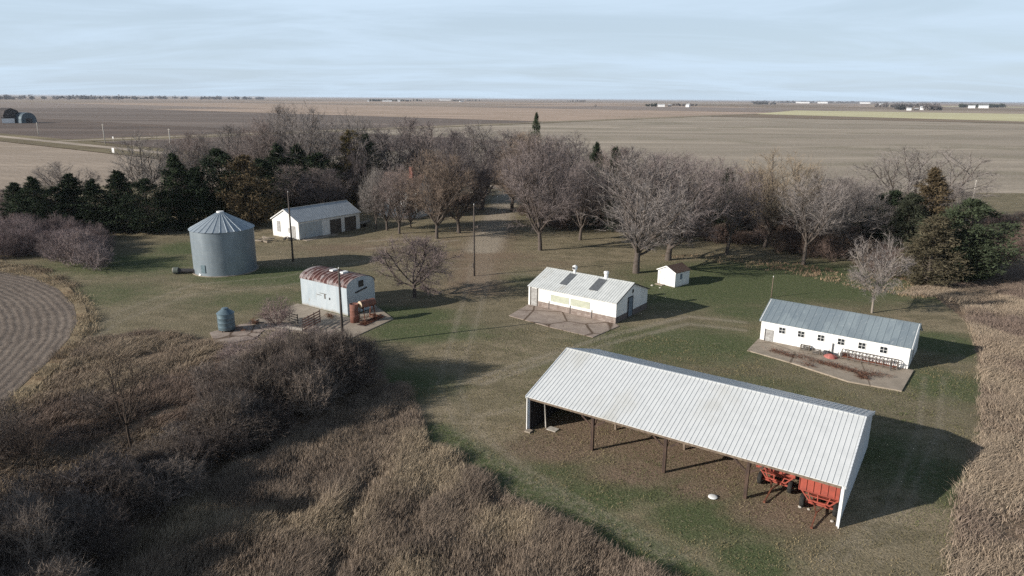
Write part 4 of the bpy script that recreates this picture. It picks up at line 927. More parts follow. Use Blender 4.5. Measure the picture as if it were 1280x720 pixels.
m.lathe(prof, ns); m.v = [(x*.85*(1+.16*math.sin(5*math.atan2(y,x))), y*.55*(1+.16*math.cos(4*math.atan2(y,x))), z*.85) for x,y,z in m.v]; m.build('cover', M['red_tarp'], cv, True)
m = MB(); m.bar((-.2,.1,.3),(-.2,.1,.75),.05); m.build('handle', M['dark_metal'], cv)
# dead vines on the slabs (stuff)
def litter(name, label, spots, col, seed, z=.12, n=260, spread=.9, hh=.18, ln=.35):
    g = np.random.default_rng(seed); V = []
    for (px,py,sx,k_) in spots:
        p = at(px,py,z)
        for i in range(int(n*k_)):
            x = p.x+g.normal(0,spread*sx)*math.cos(rz2)+g.normal(0,.22)*math.sin(rz2); y = p.y+g.normal(0,.22)+(x-p.x)*math.tan(rz2)
            c = Vector((x,y,z+abs(g.normal(0,hh)))); d = Vector((g.normal(),g.normal(),g.normal()*.4)).normalized()*ln*g.uniform(.5,1.5); s_ = d.cross(Vector((g.normal(),g.normal(),g.normal()))).normalized()*.016
            V += [c-s_, c+s_, c+d]
    V = np.array([tuple(v) for v in V]); V[:,2] = np.maximum(V[:,2], z+.005)
    cc = np.repeat(np.array(col)[None,:]*g.uniform(.6,1.3,len(V)//3)[:,None],3,0)
    o = link(name, npmesh(name, V, np.arange(len(V)).reshape(-1,3), M['brush'], cc)); tag(o, label, 'vines', kind='stuff')
litter('dead_vines', 'rust-brown dead vines sprawled over the long slab', [(985,445,.7,1),(970,440,.5,.7),(1005,447,.6,.5),(1030,455,.8,1.3),(1048,460,.7,1.2),(1075,467,.8,1.3),(1077,472,.25,1.2),(1095,468,.6,.5),(1010,457,.5,.5)], (.14,.075,.052), 3)
litter('dead_stalks', 'brown dead stalks on the slab by the steel shed', [(413,396,.3,1),(300,412,.8,.6),(318,404,.3,1),(470,398,.4,.6),(455,404,.6,.5)], (.16,.09,.06), 5, z=.1)

# white hog house with skylights
a_, rz3, L3 = frame_at((661.5,381),(769.4,404.8)); W3 = 7.6; he3 = 2.45; hr3 = 3.85
mh = empty('milk_house', a_, rz3, 'white building with two dark roof panels and two roof vents on a block base', 'building', 'farm buildings')
wallset(mh, L3, W3, he3, hr3, M['white_paint'], M['white_paint_y'], z0=.72)
m = MB(); m.box(-.03,L3+.0,-.03,.16,-.05,.718); m.build('block_base', M['block'], mh)
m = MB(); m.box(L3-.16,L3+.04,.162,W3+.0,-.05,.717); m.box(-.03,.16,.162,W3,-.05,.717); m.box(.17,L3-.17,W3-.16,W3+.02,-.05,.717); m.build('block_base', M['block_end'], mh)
roof(mh, L3, W3, he3, hr3, M['milk_roof'], pitch=.33, oh=.25, og=.12)
trimset(mh, L3, W3, he3, hr3, M['dark_metal'], og=.12, w_=.1)
sl3 = (hr3-he3)/(W3/2)
for f0, f1, kpx in ((.30,.38,0),(.635,.73,0)):
    xa, xb = L3*f0, L3*f1; m = MB(); z_ = lambda y: he3+sl3*y+.075+.036
    m.add([(xa,1.15,z_(1.15)),(xb,1.15,z_(1.15)),(xb,W3/2-.35,z_(W3/2-.35)),(xa,W3/2-.35,z_(W3/2-.35)),(xa,1.15,z_(1.15)-.02),(xb,1.15,z_(1.15)-.02),(xb,W3/2-.35,z_(W3/2-.35)-.02),(xa,W3/2-.35,z_(W3/2-.35)-.02)],
          [(0,1,2,3),(4,7,6,5),(0,4,5,1),(1,5,6,2),(2,6,7,3),(3,7,4,0)]); m.build('roof_panel', M['skylight'], mh)
for f0, cap in ((.335,1),(.70,0)):
    m = MB(); zb = hr3+.02; P = [(.22,zb-.15),(.22,zb+.55),(.3,zb+.57),(.3,zb+.78),(.24,zb+.84),(.01,zb+.86)] if not cap else [(.17,zb-.15),(.17,zb+.4),(.3,zb+.42),(.3,zb+.82),(.05,zb+.95),(.01,zb+.95)]
    m.lathe(P, 18, (L3*f0, W3/2)); v_o = m.build('roof_vent', M['vent'], mh, False)
    if cap: MB().tube((L3*f0+.0,W3/2-.29,zb+.62),(L3*f0,W3/2-.34,zb+.62),.15,.15,14).build('vent_opening', M['dark_metal'], v_o)
for xa, xb in ((L3*.262,L3*.475),(L3*.495,L3*.715)):
    MB().box(xa,xb,-.03,-.004,1.05,1.85).build('window_panel', M['panel'], mh)
MB().box(.3,1.15,-.06,-.034,.05,2.2).build('door', M['door_grey'], mh); m = MB(); m.box(.2,.298,-.08,-.034,0,2.3); m.box(1.152,1.25,-.08,-.034,0,2.3); m.build('door_frame', M['grey_wood'], mh)
MB().box(-.06,.15,-.09,-.034,0,2.4).build('corner_trim', M['trim'], mh)
for f_ in (.245,.495,.74): MB().box(L3*f_-.03,L3*f_+.03,-.075,-.034,.02,1.0).build('drain_pipe', M['dark_metal'], mh)
gd = MB().box(L3+.045,L3+.09,W3*.36,W3*.36+.95,.15,2.35).build('gable_door', M['door_blue'], mh)
m = MB(); m.box(L3+.045,L3+.11,W3*.36-.1,W3*.36-.003,.1,2.45); m.box(L3+.045,L3+.11,W3*.36+.953,W3*.36+1.05,.1,2.45); m.box(L3+.045,L3+.11,W3*.36-.003,W3*.36+.953,2.353,2.45); m.build('frame', M['dark_metal'], gd)
MB().box(L3+.003,L3+.04,W3*.5-.16,W3*.5+.16,2.75,3.15).build('gable_hatch', M['dark_metal'], mh)
pad = [at(*q) for q in [(661,380.5),(770,405.5),(774,408),(741,422),(690,410),(636,395)]]
slab('concrete_slab', pad, .06, M['concrete_cracked'], 'cracked concrete slab broken into pieces before the white building with roof vents')

# white garage
a_, rz4, L4 = frame_at((374.3,300.2),(450.3,285.6)); W4 = 7.2; he4 = 3.15; hr4 = 5.0
ga = empty('garage', a_, rz4, 'white garage with two dark bay doors and grey metal roof, by the grove', 'garage', 'farm buildings')
wallset(ga, L4, W4, he4, hr4, M['white_paint'], M['white_paint_y'])
roof(ga, L4, W4, he4, hr4, M['garage_roof'], pitch=.33, oh=.2, og=.15)
trimset(ga, L4, W4, he4, hr4)
MB().box(.25,L4*.36,-.05,-.003,.05,he4-.4).build('sliding_door', M['door_grey_light'] if 'door_grey_light' in M else M['galv'], ga)
MB().box(L4*.368,L4*.475,-.06,-.003,.05,he4-.45).build('door', M['trim'], ga)
for xa, xb in ((.49,.675),(.735,.93)):
    MB().box(L4*xa,L4*xb,-.04,-.003,.02,he4-.55).build('bay_door', M['door_brown'], ga)
MB().box(-.05,-.003,2.2,2.8,1.0,1.9).build('gable_window', M['door_grey'], ga)
MB().box(-.05,-.003,.9,1.9,.05,2.3).build('gable_door', M['door_grey'], ga)
MB().box(-.05,-.003,5.0,5.9,.9,2.8).build('gable_panel', M['door_grey'], ga)
slab('concrete_apron', [local(a_,rz4,.5,-.1),local(a_,rz4,7.5,-.1),local(a_,rz4,7.5,-1.6),local(a_,rz4,.2,-1.7)], .05, M['concrete'], 'worn concrete apron in front of the garage doors')
# flat trailer parked beyond the garage
p = local(a_,rz4,L4+1.9,1.6); tr_ = empty('flat_trailer', p, rz4+.15, 'small grey flatbed trailer parked at the right end of the garage', 'trailer')
m = MB(); m.box(-1.6,1.6,-.9,.9,.62,.72); m.build('deck', M['grey_wood'], tr_)
m = MB(); m.bar((-1.6,-.87,.5),(2.6,-.2,.5),.08); m.bar((-1.6,.87,.5),(2.6,.2,.5),.08); m.build('chassis', M['dark_metal'], tr_)
for y in (-.95,.95):
    MB().tube((-.3,y-.1,.34),(-.3,y+.1,.34),.34,.34,18).build('wheel', M['tyre'], tr_)
m = MB(); m.box(-1.58,-1.52,-.88,.88,.72,1.25); m.box(-1.5,1.55,-.88,-.83,.74,1.1); m.build('side_rail', M['door_grey'], tr_)
def junk(px, name, label, mat, s, cat, seed, n=7):
    g = random.Random(seed); p = at(*px); e = MB()
    for i in range(n):
        a = Vector((g.uniform(-.5,.5)*s, g.uniform(-.35,.35)*s, g.uniform(.05,.25)*s)); an = g.uniform(0,3.14); l = g.uniform(.3,.7)*s
        e.bar(a-Vector((math.cos(an)*l/2,math.sin(an)*l/2,0)), a+Vector((math.cos(an)*l/2,math.sin(an)*l/2,g.uniform(0,.15)*s)), g.uniform(.06,.2)*s, g.uniform(.04,.12)*s)
    o = e.build(name, mat); o.location = p; return tag(o, label, cat)
junk((360,300.5), 'scrap_pile', 'dark scrap heap against the white gable of the garage', M['dark_metal'], 1.6, 'scrap', 3)
junk((332,302), 'rubble_pile', 'pale rubble at the left of the garage', M['concrete'], 2.2, 'rubble', 5, 9)
junk((303,275), 'board_stack', 'pale upright board behind the grain bin', M['pale_pole'], .6, 'boards', 6, 4)

# small white shed with brown roof: ridge runs away from the camera
a_, rz5, L5 = frame_at((821.7,354),(843.2,359.4)); D5 = 3.1; he5 = 1.95; hr5 = 2.6
ou = empty('small_white_shed', a_, rz5, 'tiny white shed with brown shingled roof under the bare trees', 'shed', 'farm buildings')
g = [(0,0),(L5,0),(L5,he5),(L5/2,hr5),(0,he5)]
MB().prism(g,1,0,.08).build('gable_wall', M['bright_white'], ou); MB().prism(g,1,D5-.08,D5).build('gable_wall', M['bright_white'], ou)
MB().box(.004,.08,.082,D5-.082,0,he5).build('side_wall', M['white_paint_y'], ou); MB().box(L5-.08,L5-.004,.082,D5-.082,0,he5).build('side_wall', M['white_paint_y'], ou)
m = MB()
for s_ in (0,1):
    xe = -.15 if s_==0 else L5+.15; ze = he5-.15*(hr5-he5)/(L5/2)+.03
    m.add([(xe,-.12,ze),(xe,D5+.12,ze),(L5/2,D5+.12,hr5+.05),(L5/2,-.12,hr5+.05),(xe,-.12,ze+.06),(xe,D5+.12,ze+.06),(L5/2,D5+.12,hr5+.11),(L5/2,-.12,hr5+.11)],[(0,3,2,1),(4,5,6,7),(0,1,5,4),(1,2,6,5),(2,3,7,6),(3,0,4,7)])
m.build('roof', M['brown_roof'], ou)
m = MB(); m.bar((-.15,-.15,he5-.02),(L5/2,-.15,hr5+.06),.04,.12); m.bar((L5+.15,-.15,he5-.02),(L5/2,-.15,hr5+.06),.04,.12); m.build('gable_trim', M['trim'], ou)
d_ = MB().box(.42,1.12,-.04,-.003,.1,1.75).build('door', M['trim'], ou); MB().box(.33,.415,-.03,-.003,.05,1.78).build('door_gap', M['dark_metal'], ou)
MB().box(1.0,1.05,-.07,-.042,.9,1.02).build('handle', M['dark_metal'], d_)
MB().box(L5,L5+.03,D5*.35,D5*.35+.42,.95,1.65).build('window', M['door_blue'], ou)
MB().box(.1,1.3,-.7,-.1,.0,.09).build('doorstep', M['concrete'], ou)

# steel shed with rusty arched roof
a_, rz6, L6 = frame_at((377.8,380.2),(435,395)); W6 = 4.3; he6 = 3.25; hr6 = 4.2
st = empty('arched_steel_shed', a_, rz6, 'galvanised steel shed with rusty red rounded roof', 'shed', 'farm buildings')
arc = [(W6/2-math.cos(t_)*W6/2*1.0, he6+math.sin(t_)*(hr6-he6)) for t_ in [math.pi*i/14 for i in range(15)]]
MB().box(0,L6,0,.1,0,he6).build('side_wall', M['galv'], st); MB().box(0,L6,W6-.1,W6,0,he6).build('side_wall', M['galv'], st)
g = [(.1,0),(W6-.1,0),(W6-.1,he6)]+[(y,z-.02) for y,z in arc[::-1][1:-1]]+[(.1,he6)]
MB().prism(g,0,.004,.1).build('end_wall', M['galv_y'], st); MB().prism(g,0,L6-.1,L6-.004).build('end_wall', M['galv_y'], st)
m = MB(); vs = []; xs = []; x = -.06
while x < L6+.06-.3: xs += [(x,0),(x+.58,0),(x+.61,.03),(x+.64,.03)]; x += .64
xs = [q for q in xs if q[0] < L6+.05]+[(L6+.06,0)]
nn_ = len(arc)
for xx, rr_ in xs: vs += [(xx, W6/2+(y-W6/2)*(1.035+rr_*.3), z+.04+rr_) for y,z in arc]
m.add(vs, [(i*nn_+j,(i+1)*nn_+j,(i+1)*nn_+j+1,i*nn_+j+1) for i in range(len(xs)-1) for j in range(nn_-1)])
m.add([(xx, W6/2+(y-W6/2)*1.03, z+.01) for xx in (-.06,L6+.06) for y,z in arc],[(j,j+1,nn_+j+1,nn_+j) for j in range(nn_-1)])
m.build('arched_roof', M['rust_roof'], st, fix=False)
for f_ in (.44,.66):
    m = MB(); m.box(L6*f_-.28,L6*f_+.28,W6/2-.42,W6/2+.42,hr6+.03,hr6+.2); m.build('roof_vent', M['vent'], st)
m = MB(); m.box(L6*.42,L6*.56,-.05,-.003,1.95,2.0); m.box(L6*.52,L6*.54,-.05,-.003,1.4,1.94); m.box(L6*.36,L6*.45,-.05,-.003,1.7,1.75); m.build('latch_bar', M['grey_wood'], st)
MB().box(L6*.62,L6*.64,-.06,-.003,1.4,1.65).build('latch', M['dark_metal'], st)
MB().box(L6+.003,L6+.04,W6*.42,W6*.42+.75,3.0,3.75).build('loft_window', M['glass'], st)
m = MB(); m.bar((L6+.03,W6*.30,2.45),(L6+.03,W6*.72,2.75),.05,.18); m.build('slot', M['dark_metal'], st)
slab('concrete_slab', [at(*q) for q in [(310,404),(372,380),(440,398),(470,383),(492,399),(436,425),(400,418),(330,412)]], .08, M['concrete'], 'weathered concrete slab around the arched steel shed')
slab('concrete_slab', [at(*q) for q in [(262,416),(300,406),(312,404),(330,413),(318,424),(270,432)]], .05, M['concrete_cracked'], 'broken concrete slab under the small feed bin')
# fuel tank on stand and the rusty upright drum
p = at(452,402,.08); tk = empty('fuel_tank', p, rz6+R(90)-.15, 'rusty horizontal fuel tank on a tall metal stand', 'tank')
m = MB(); m.tube((-.1,0,1.95),(1.75,0,1.95),.42,.42,20); m.build('tank_barrel', M['rust_light'], tk, False)
m = MB(); m.tube((-.13,0,1.95),(-.102,0,1.95),.41,.41,20); m.build('tank_end', M['pale_end'], tk)
m = MB()
for x in (.1,1.5):
    for y in (-.5,.5): m.bar((x,y*1.15,0),(x,y*.6,1.62),.07)
    m.bar((x,-.55,.2),(x,.55,.2),.05); m.bar((x,-.45,1.5),(x,.45,1.5),.06)
m.bar((.1,-.55,.2),(1.5,-.35,1.5),.04); m.bar((.1,.5,.2),(1.5,.5,.2),.05); m.build('stand', M['rust'], tk)
m = MB(); m.tube((1.6,0,1.6),(1.6,0,.5),.03,.03,6); m.tube((.7,0,2.35),(.7,0,2.5),.08,.08,10); m.build('pipe', M['dark_metal'], tk)
drum((443.5,402.5), 'tall rusty red upright tank beside the corner of the arched steel shed', M['rust_light'], .48, 2.1, z=.08, name='rusty_upright_tank')
# gates
def gate(p0, p1, h, label, rails=5, tilt=0, mat='rust', lying=False, posts=3):
    a = at(*p0,.08); b = at(*p1,.08); d = b-a; Lg = d.length; e = empty('farm_gate', a, math.atan2(d.y,d.x), label, 'gate', 'gates on the concrete slab')
    T = (lambda x,z: (x, z, .05)) if lying else (lambda x,z: (x, tilt*z, z))
    for k_ in range(rails):
        z = h*(.15+.85*k_/(rails-1)); MB().bar(T(0,z),T(Lg,z),.05,.11).build('rail', M[mat], e)
    for k_ in range(posts):
        x = Lg*k_/(posts-1); q = T(x,0); w_ = T(x,h*1.08); MB().bar((q[0],q[1]+.06,q[2]+.02),(w_[0],w_[1]+.06,w_[2]+.02),.09,.05).build('post', M['dark_metal'], e)
gate((379,415),(401,403), 1.35, 'rusty five-rail gate standing up on the slab', 5, mat='rust_light', posts=4)
gate((352,400),(372,405), 1.0, 'pale four-rail gate standing among the bare twigs', 4, mat='grey_wood')
gate((330,407),(378,414), .5, 'pale gate panel lying flat along the slab edge', 3, mat='pale_pole', lying=True)
gate((456,408),(482,396), .9, 'low rusty panel lying on the slab beside the fuel tank', 4, mat='rust', lying=True)
junk((320,405), 'scrap_iron', 'dark scrap iron right of the small feed bin', M['dark_metal'], 1.1, 'scrap', 8)
junk((473,396), 'scrap_iron', 'rusty scrap iron at the right end of the slab', M['rust'], 1.3, 'scrap', 9)

# ------------------------------------------------------------------ bins
def ring_wall(m, r_, z0_, z1_, n, pitch, amp):
    P = []; z = z0_; k_ = 0
    while z < z1_: P.append((r_+(amp if k_%2 else 0), z)); z += pitch/2; k_ += 1
    P.append((r_, z1_)); m.lathe(P, n)
c = at(276.3,341); c = Vector((-41.0,96.3,0)); Rb = 4.2
gb = empty('grain_bin', c, R(200), 'large round galvanised grain bin with ribbed cone roof', 'grain bin', 'steel bins')
m = MB(); ring_wall(m, Rb, 0, 6.15, 72, .2, .022); m.build('bin_wall', M['bin'], gb, True)
m = MB(); n = 28; zr0, zr1 = 6.12, 8.3; vs = []; fs = []
for i in range(n):
    a0 = 2*math.pi*i/n
    for da, lift_ in ((0,0),(.80,0),(.86,.07),(.94,.07)):
        t_ = a0+da*2*math.pi/n; vs += [((Rb+.16)*math.cos(t_),(Rb+.16)*math.sin(t_),zr0+lift_),(.42*math.cos(t_),.42*math.sin(t_),zr1+lift_*.5)]
k_ = len(vs)//2; fs = [(2*i,2*((i+1)%k_),2*((i+1)%k_)+1,2*i+1) for i in range(k_)]
m.add(vs, fs); m.lathe([(Rb+.16,zr0-.001),(Rb-.02,zr0-.06)],56); br_ = m.build('cone_roof', M['bin_roof'], gb, fix=True)
MB().lathe([(.5,8.22),(.5,8.42),(.46,8.46),(.01,8.5)],24).build('roof_cap', M['vent'], br_)
m = MB(); 
an = R(50); m.prism([(-.35,.5),(.35,.5),(.35,1.6),(-.35,1.6)],0,Rb+.02,Rb+.08); dd = m.build('bin_door', M['feed_bin'], gb); dd.rotation_euler.z = an
m = MB(); m.lathe([(Rb+.25,-.05),(Rb+.25,.06),(Rb-.1,.07)],64); m.build('base_ring', M['concrete'], gb)
p = at(232,342); bl = empty('bin_fan', p, R(8), 'dark dryer fan and duct lying at the left foot of the large bin', 'fan')
m = MB(); m.tube((-1.5,0,.48),(-.9,0,.48),.46,.46,20); m.build('fan_housing', M['green_grey'], bl)
MB().tube((-1.62,0,.48),(-1.52,0,.48),.40,.40,20).build('fan_guard', M['pale_pole'], bl)
m = MB(); m.tube((-.9,0,.42),(1.3,.1,.35),.34,.30,14); m.box(1.1,2.1,-.35,.5,.05,.6); m.build('duct', M['dark_metal'], bl)
m = MB(); m.bar((-1.2,-.4,0),(-1.2,-.4,.4),.06); m.bar((-1.2,.4,0),(-1.2,.4,.4),.06); m.bar((-.9,0,.95),(-.4,0,.5),.05); m.build('support', M['dark_metal'], bl)
p = at(250,345); ut = empty('unloading_chute', p, 0, 'white unloading chute with dark hood at the foot of the large bin', 'chute')
m = MB(); m.bar((0,0,0),(.15,.5,.8),.3,.2); m.build('chute', M['vent'], ut); MB().box(-.15,.25,.4,.7,.85,1.3).build('hood', M['dark_metal'], ut)
p = Vector((-30.2,69.6,0)); fb = empty('feed_bin', p, .3, 'small blue-grey round feed bin with domed top on a broken slab', 'feed bin', 'steel bins')
m = MB(); m.lathe([(.84,.22),(.86,.5),(.868,.52),(.86,.54),(.86,1.0),(.868,1.02),(.86,1.04),(.86,1.5),(.868,1.52),(.86,1.54),(.86,2.0)],36); m.build('bin_wall', M['feed_bin'], fb, True)
m = MB(); m.lathe([(.92,1.98),(.36,2.4),(.36,2.46),(.30,2.52),(.01,2.56)],36); m.build('domed_top', M['feed_bin'], fb)
m = MB(); m.lathe([(.84,.21),(.5,.06),(.01,.06)],30)
for i in range(6):
    t_ = i*math.pi/3; m.bar((.78*math.cos(t_),.78*math.sin(t_),0.04),(.78*math.cos(t_),.78*math.sin(t_),.3),.08)
m.build('base_legs', M['dark_metal'], fb)

# ------------------------------------------------------------------ poles, posts, lawn things
def pole(base, top, r_, mat, label, group='wooden utility poles', arm=False, topx=None, name='utility_pole', fixt=True):
    p = at(*base); h = hgt(base[0],base[1],top,topx); e = empty(name, p, ROWANG, label, 'pole', group)
    q = Vector((0,0,h)); 
    m = MB(); m.tube((0,0,-.3),q,r_,r_*.65,10); m.build('pole_shaft', M[mat], e, True)
    if arm: m = MB(); m.bar((-.9,0,h-.35),(.9,0,h-.35),.1,.12); m.build('crossarm', M[mat], e)
    if fixt:
        m = MB(); m.tube((0,0,h),(0,0,h+.16),.05,.03,8); m.build('insulator', M['vent'], e)
    return e
pole((366.5,327),240,.15,'pole_wood','dark utility pole standing before the white garage gable',topx=363.5)
e = pole((429,432),336,.15,'pole_wood','dark utility pole in front of the arched steel shed by the thicket',topx=421)
e = pole((593,345),256,.13,'pole_wood','slim utility pole beside the end of the gravel drive',topx=597)
m = MB(); m.bar((0,0,6.9),(.9,-.3,7.25),.05); m.tube((.95,-.32,7.0),(.95,-.32,7.3),.16,.1,12); m.build('yard_lamp', M['pole_wood'], e); m = MB(); m.box(-.22,-.14,-.12,.12,1.1,1.8); m.build('meter_box', M['dark_metal'], e)
pole((1213.5,264),225,.16,'pale_pole','white leaning pole in the stubble field at the right',topx=1218,fixt=False)
pole((48.5,170),153,.28,'pale_pole','pale roadside pole right of the two far barns','far roadside poles',True)
pole((131.5,180),155,.28,'pale_pole','pale roadside pole by the road junction at left','far roadside poles',True)
pole((213.5,184),161,.28,'pale_pole','pale roadside pole behind the pale-stemmed bare tree','far roadside poles',True)
pole((964,372),346,.07,'beam_wood','short thin post behind the left end of the long white building','small posts',name='yard_post')
pole((302,283),266,.10,'pale_pole','short pale post behind the large grain bin','small posts',name='yard_post')
def sign(base, h, w_, label):
    e = empty('road_sign', at(*base), R(-20), label, 'sign', 'roadside signs'); MB().box(-.06,.06,-.06,.06,0,h).build('sign_post', M['pale_pole'], e); MB().box(-w_/2,w_/2,-.1,-.061,h-w_*.6,h+w_*.9).build('sign_board', M['vent'], e)
sign((142,192), 1.2, 1.3, 'white board by the near edge of the gravel road'); sign((142,177), 2.0, .7, 'small white marker beyond the gravel road near the junction')
p = at(891,622); ld = MB(); ld.lathe([(.29,0),(.29,.03),(.26,.05),(.1,.06),(.01,.065)],20); o = ld.build('plastic_lid', M['lid'], None, True); o.location = p+Vector((0,0,.05)); tag(o,'white round lid lying on the grass before the open shed','lid')
def rock(px, s, label):
    b = bmesh.new(); bmesh.ops.create_icosphere(b, subdivisions=2, radius=s)
    for v in b.verts: v.co *= random.uniform(.82,1.1); v.co.z *= .55
    me = bpy.data.meshes.new('stone'); b.to_mesh(me); b.free(); me.materials.append(M['pale_pole']); o = link('stone', me, None, at(*px)+Vector((0,0,s*.2))); tag(o, label, 'stone', 'pale stones by the sheds')
rock((1000,634),.12,'pale stone by the left front wheel of the right wagon'); rock((1011,637),.1,'pale stone just right of the wheel stone')
rock((660,540),.16,'pale stone at the left front corner of the open shed'); rock((815,357),.2,'pale stone at the foot of the tiny white shed'); rock((825,360),.15,'pale stone before the tiny shed door')
rock((1040,652),.12,'pale stone at the right front corner of the open shed')

# ------------------------------------------------------------------ farmhouse behind the trees
a = at(474,270); fh = empty('farmhouse', a, R(-20), 'white two-storey farmhouse with brick chimney half hidden by bare trees', 'house', 'farm buildings')
wallset(fh, 9, 7, 5.8, 8.8, M['white_paint'], M['white_paint_y']); roof(fh, 9, 7, 5.8, 8.8, M['brown_roof'], pitch=.6, rib=.01, oh=.35)
MB().box(6.2,6.9,2.2,2.9,6.2,10.2).build('chimney', M['brick'], fh)
for x in (1.6,4.5,7.4):
    for z in (1.0,3.6): window(fh, x, z, .9, 1.3)
# ------------------------------------------------------------------ far barns and farmsteads
def far_barn(px0, Lm, Wm, he_, hr_, rz_, label, wall='far_white', rf='far_roof', name='farm_building', gambrel=False):
    e = empty(name, at(*px0), rz_, label, 'farm building', 'far farm buildings')
    m = MB(); g = [(0,0),(Wm,0),(Wm,he_),(Wm/2,hr_-.1),(0,he_)]
    if gambrel: g = [(0,0),(Wm,0),(Wm,he_),(Wm*.85,he_+(hr_-he_)*.65),(Wm/2,hr_-.1),(Wm*.15,he_+(hr_-he_)*.65),(0,he_)]
    m.prism(g,0,0,Lm); m.build('wall', M[wall], e)
    m = MB(); P = g[2:]
    for (y0,z0_),(y1,z1_) in zip(P[:-1],P[1:]): m.bar((-.3,(y0+y1)/2,(z0_+z1_)/2+.15),(Lm+.3,(y0+y1)/2,(z0_+z1_)/2+.15),math.hypot(y1-y0,z1_-z0_)+.4,.2,up=(0,-(z1_-z0_),(y1-y0)) if y1>y0 else (0,(z1_-z0_),-(y1-y0)))
    m.build('roof', M[rf], e)
    MB().box(-.12,-.02,Wm*.3,Wm*.7,0,he_*.8).build('door', M['far_dark'], e)
    return e
far_barn((27,153.5), 16, 13.5, 6.5, 12.5, R(148), 'dark weathered gambrel barn far off at the left frame edge', 'far_dark','far_dark','old_barn',True)
e = empty('hoop_barn', at(37,153.8), R(62), 'blue-grey metal hoop barn right of the far dark barn','farm building','far farm buildings')
m = MB(); arc2 = [(-6.5*math.cos(t_), 9.*math.sin(t_)**.7 if 0<t_<math.pi else 0) for t_ in [math.pi*i/12 for i in range(13)]]; m.prism(arc2,1,0,18); m.build('shell', M['far_blue'], e)
MB().prism([(-2.5,0),(2.5,0),(2.5,4),(-2.5,4)],1,-.25,-.05).build('door', M['far_dark'], e)
far_barn((3,154), 9, 8, 4, 6, R(30), 'small pale outbuilding left of the far dark barn', 'far_white','far_dark')
FAR = [((105,122.8),30,16,8,13,10,'far_white','lone white building in the far left farmstead'),
 ((478,127.2),55,14,6,9,10,'far_white','long white barn before the dark far woodlot'),((497,127.2),16,12,8,13,10,'far_white','white house at the middle of the dark far woodlot'),
 ((508,126.8),14,12,10,15,10,'far_dark','tall grey building at the right of the dark far woodlot'),((459,127.2),10,10,5,8,10,'far_white','tiny white shed left of the dark far woodlot'),
 ((575,127.5),24,14,5,8,20,'far_white','white shed on the far plain above the drive'),
 ((822,133.5),24,12,6,9,-10,'far_white','bright white barn of the farm at centre right horizon'),((835,133.2),12,10,5,7,-10,'far_dark','grey shed beside the bright white far barn'),
 ((857,133.8),12,10,6,11,-40,'far_white','white gabled house at the right end of the centre right farm'),
 ((1098,132.4),42,22,8,13,-25,'far_white','pale long shed left in the right-hand far farmstead'),((1133,138),12,10,5,7.5,-25,'far_white','small white shed nearest in the right-hand far farmstead'),
 ((1150,137.4),14,12,7,11,-25,'far_white','white house right in the right-hand far farmstead'),((1143,138),10,8,4,6,-25,'far_dark','dark little shed between two white ones in the right far farmstead'),
 ((1210,135.2),24,16,8,12,-30,'far_white','left white building before the rightmost tree row'),((1223,135.2),34,16,8,13,-30,'far_white','right white building before the rightmost tree row'),
 ((38,120.5),40,20,10,16,10,'far_white','faint white building at the far left horizon'),((995,129),120,40,10,16,-20,'far_white','pale building block on the right horizon'),
 ((1022,129.2),90,40,12,18,-20,'far_white','second pale building on the right horizon'),((1075,129.6),90,40,12,18,-20,'far_white','pale building left of the right-hand far farmstead'),
 ((550,126),90,40,12,18,10,'far_white','faint pale building beyond the field road'),((300,123.2),90,40,10,16,10,'far_white','faint pale building above the left grove'),
 ((310,122.6),120,60,14,24,10,'far_white','distant grey elevator on the left horizon')]
for px0,l_,w_,he_,hr_,rz_,mt,lb_ in FAR: far_barn(px0,l_,w_,he_,hr_,R(rz_),lb_,mt)
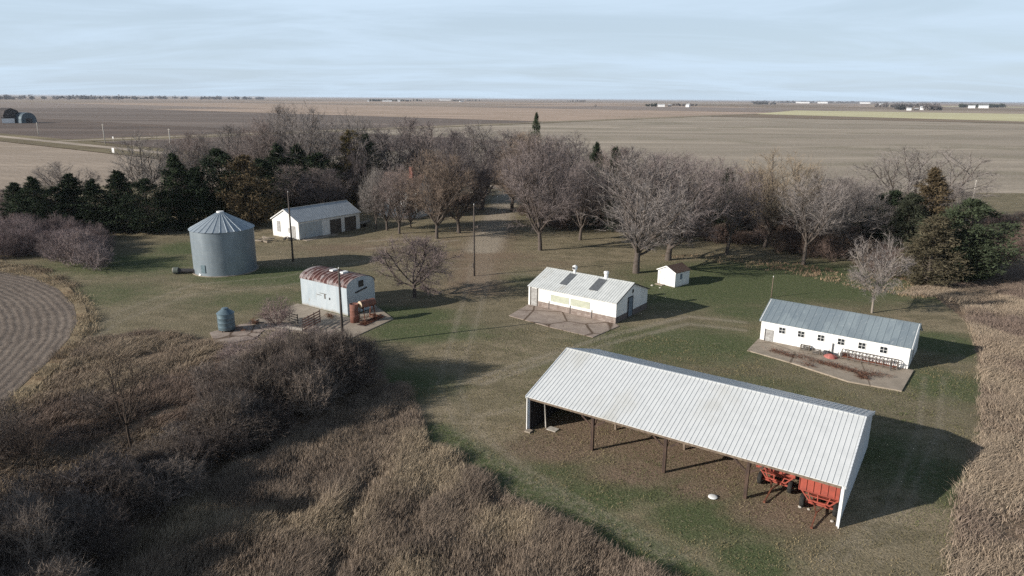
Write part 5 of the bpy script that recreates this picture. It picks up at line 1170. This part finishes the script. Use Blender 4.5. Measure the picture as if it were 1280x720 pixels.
def woodlot(name, label, x0, x1, ybase, depth, n, th, col, seed, nt=70, tw=1.0, ww=1.0):
    g = np.random.default_rng(seed); a = at(x0,ybase); b = at(x1,ybase); d = (b-a); per = Vector((a.x,a.y,0)).normalized()
    V = []; C_ = []
    for i in range(n):
        c_ = a+d*g.random()+per*g.random()*depth; h = th*g.uniform(.6,1.05); wr = ww*h*g.uniform(.28,.5)
        q = g.normal(0,1,(nt,3)); q /= np.linalg.norm(q,axis=1)[:,None]; q *= g.random((nt,1))**.4
        P = np.stack([q[:,0]*wr+c_.x, q[:,1]*wr+c_.y, h*.55+q[:,2]*h*.45],1); s_ = th*.11*tw
        t3 = P[:,None,:]+g.normal(0,s_,(nt,3,3)); t3[:,:,2] = np.maximum(t3[:,:,2],0); V.append(t3.reshape(-1,3)); C_.append(np.repeat(np.array(col)[None,:]*g.uniform(.7,1.25,(nt,1)),3,0))
    V = np.concatenate(V); o = link(name, npmesh(name, V, np.arange(len(V)).reshape(-1,3), M['brush'], np.concatenate(C_))); tag(o, label, 'woodlot', kind='stuff')
GD=(.075,.075,.075); GG=(.05,.06,.045); GP=(.15,.135,.13)
woodlot('far_woodlot','dark woodlot of the far farmstead at left',112,190,123.4,150,40,14,GD,1)
woodlot('far_woodlot','dark evergreen belt right in the far left farmstead',165,190,124.0,60,22,11,GG,2)
woodlot('far_woodlot','dark woodlot behind white buildings above the left grove',462,528,126.8,200,60,14,GG,3)
woodlot('far_woodlot','dark tree clump left of the bright white far barn',806,821,133.4,60,14,12,GG,4)
woodlot('far_woodlot','trees around the house of the centre right far farm',838,871,133.0,60,15,12,GP,5)
woodlot('far_woodlot','bare shelterbelt of the right-hand far farmstead',1090,1176,134.5,120,60,18,GP,6)
woodlot('far_woodlot','dark tree clump inside the right-hand far farmstead',1120,1130,137.5,40,14,16,GD,7)
woodlot('far_woodlot','pale trees at the right end of the right-hand far farmstead',1155,1176,138.0,50,16,17,GP,16)
woodlot('far_woodlot','rightmost dense tree row on the horizon',1199,1256,134.5,80,70,17,GG,8)
woodlot('far_woodlot','low woods along the far left horizon',-60,330,120.4,700,2600,30,(.11,.105,.11),9,40,1.5,2.2)
woodlot('far_woodlot','faint distant woods along the middle horizon',330,960,124.6,800,1300,22,(.12,.115,.12),10,36,1.8,2)
woodlot('far_woodlot','faint distant woods along the right horizon',940,1330,128.8,800,1000,22,(.12,.115,.12),11,36,1.8,2)
woodlot('far_woodlot','small far clump above the orange-topped tree',705,735,127.4,150,24,15,GP,12)
woodlot('far_woodlot','small far clump right of the centre right farm',942,970,130.8,150,30,15,GD,13)
woodlot('far_woodlot','clump on the horizon right of the dark woodlot',566,600,126.4,150,24,14,GD,14)
p = at(744,134)
tree('oak',(744,134.5),130.4,4,GREY,'lone tiny tree standing in the far field',idx=0,group='lone field trees')
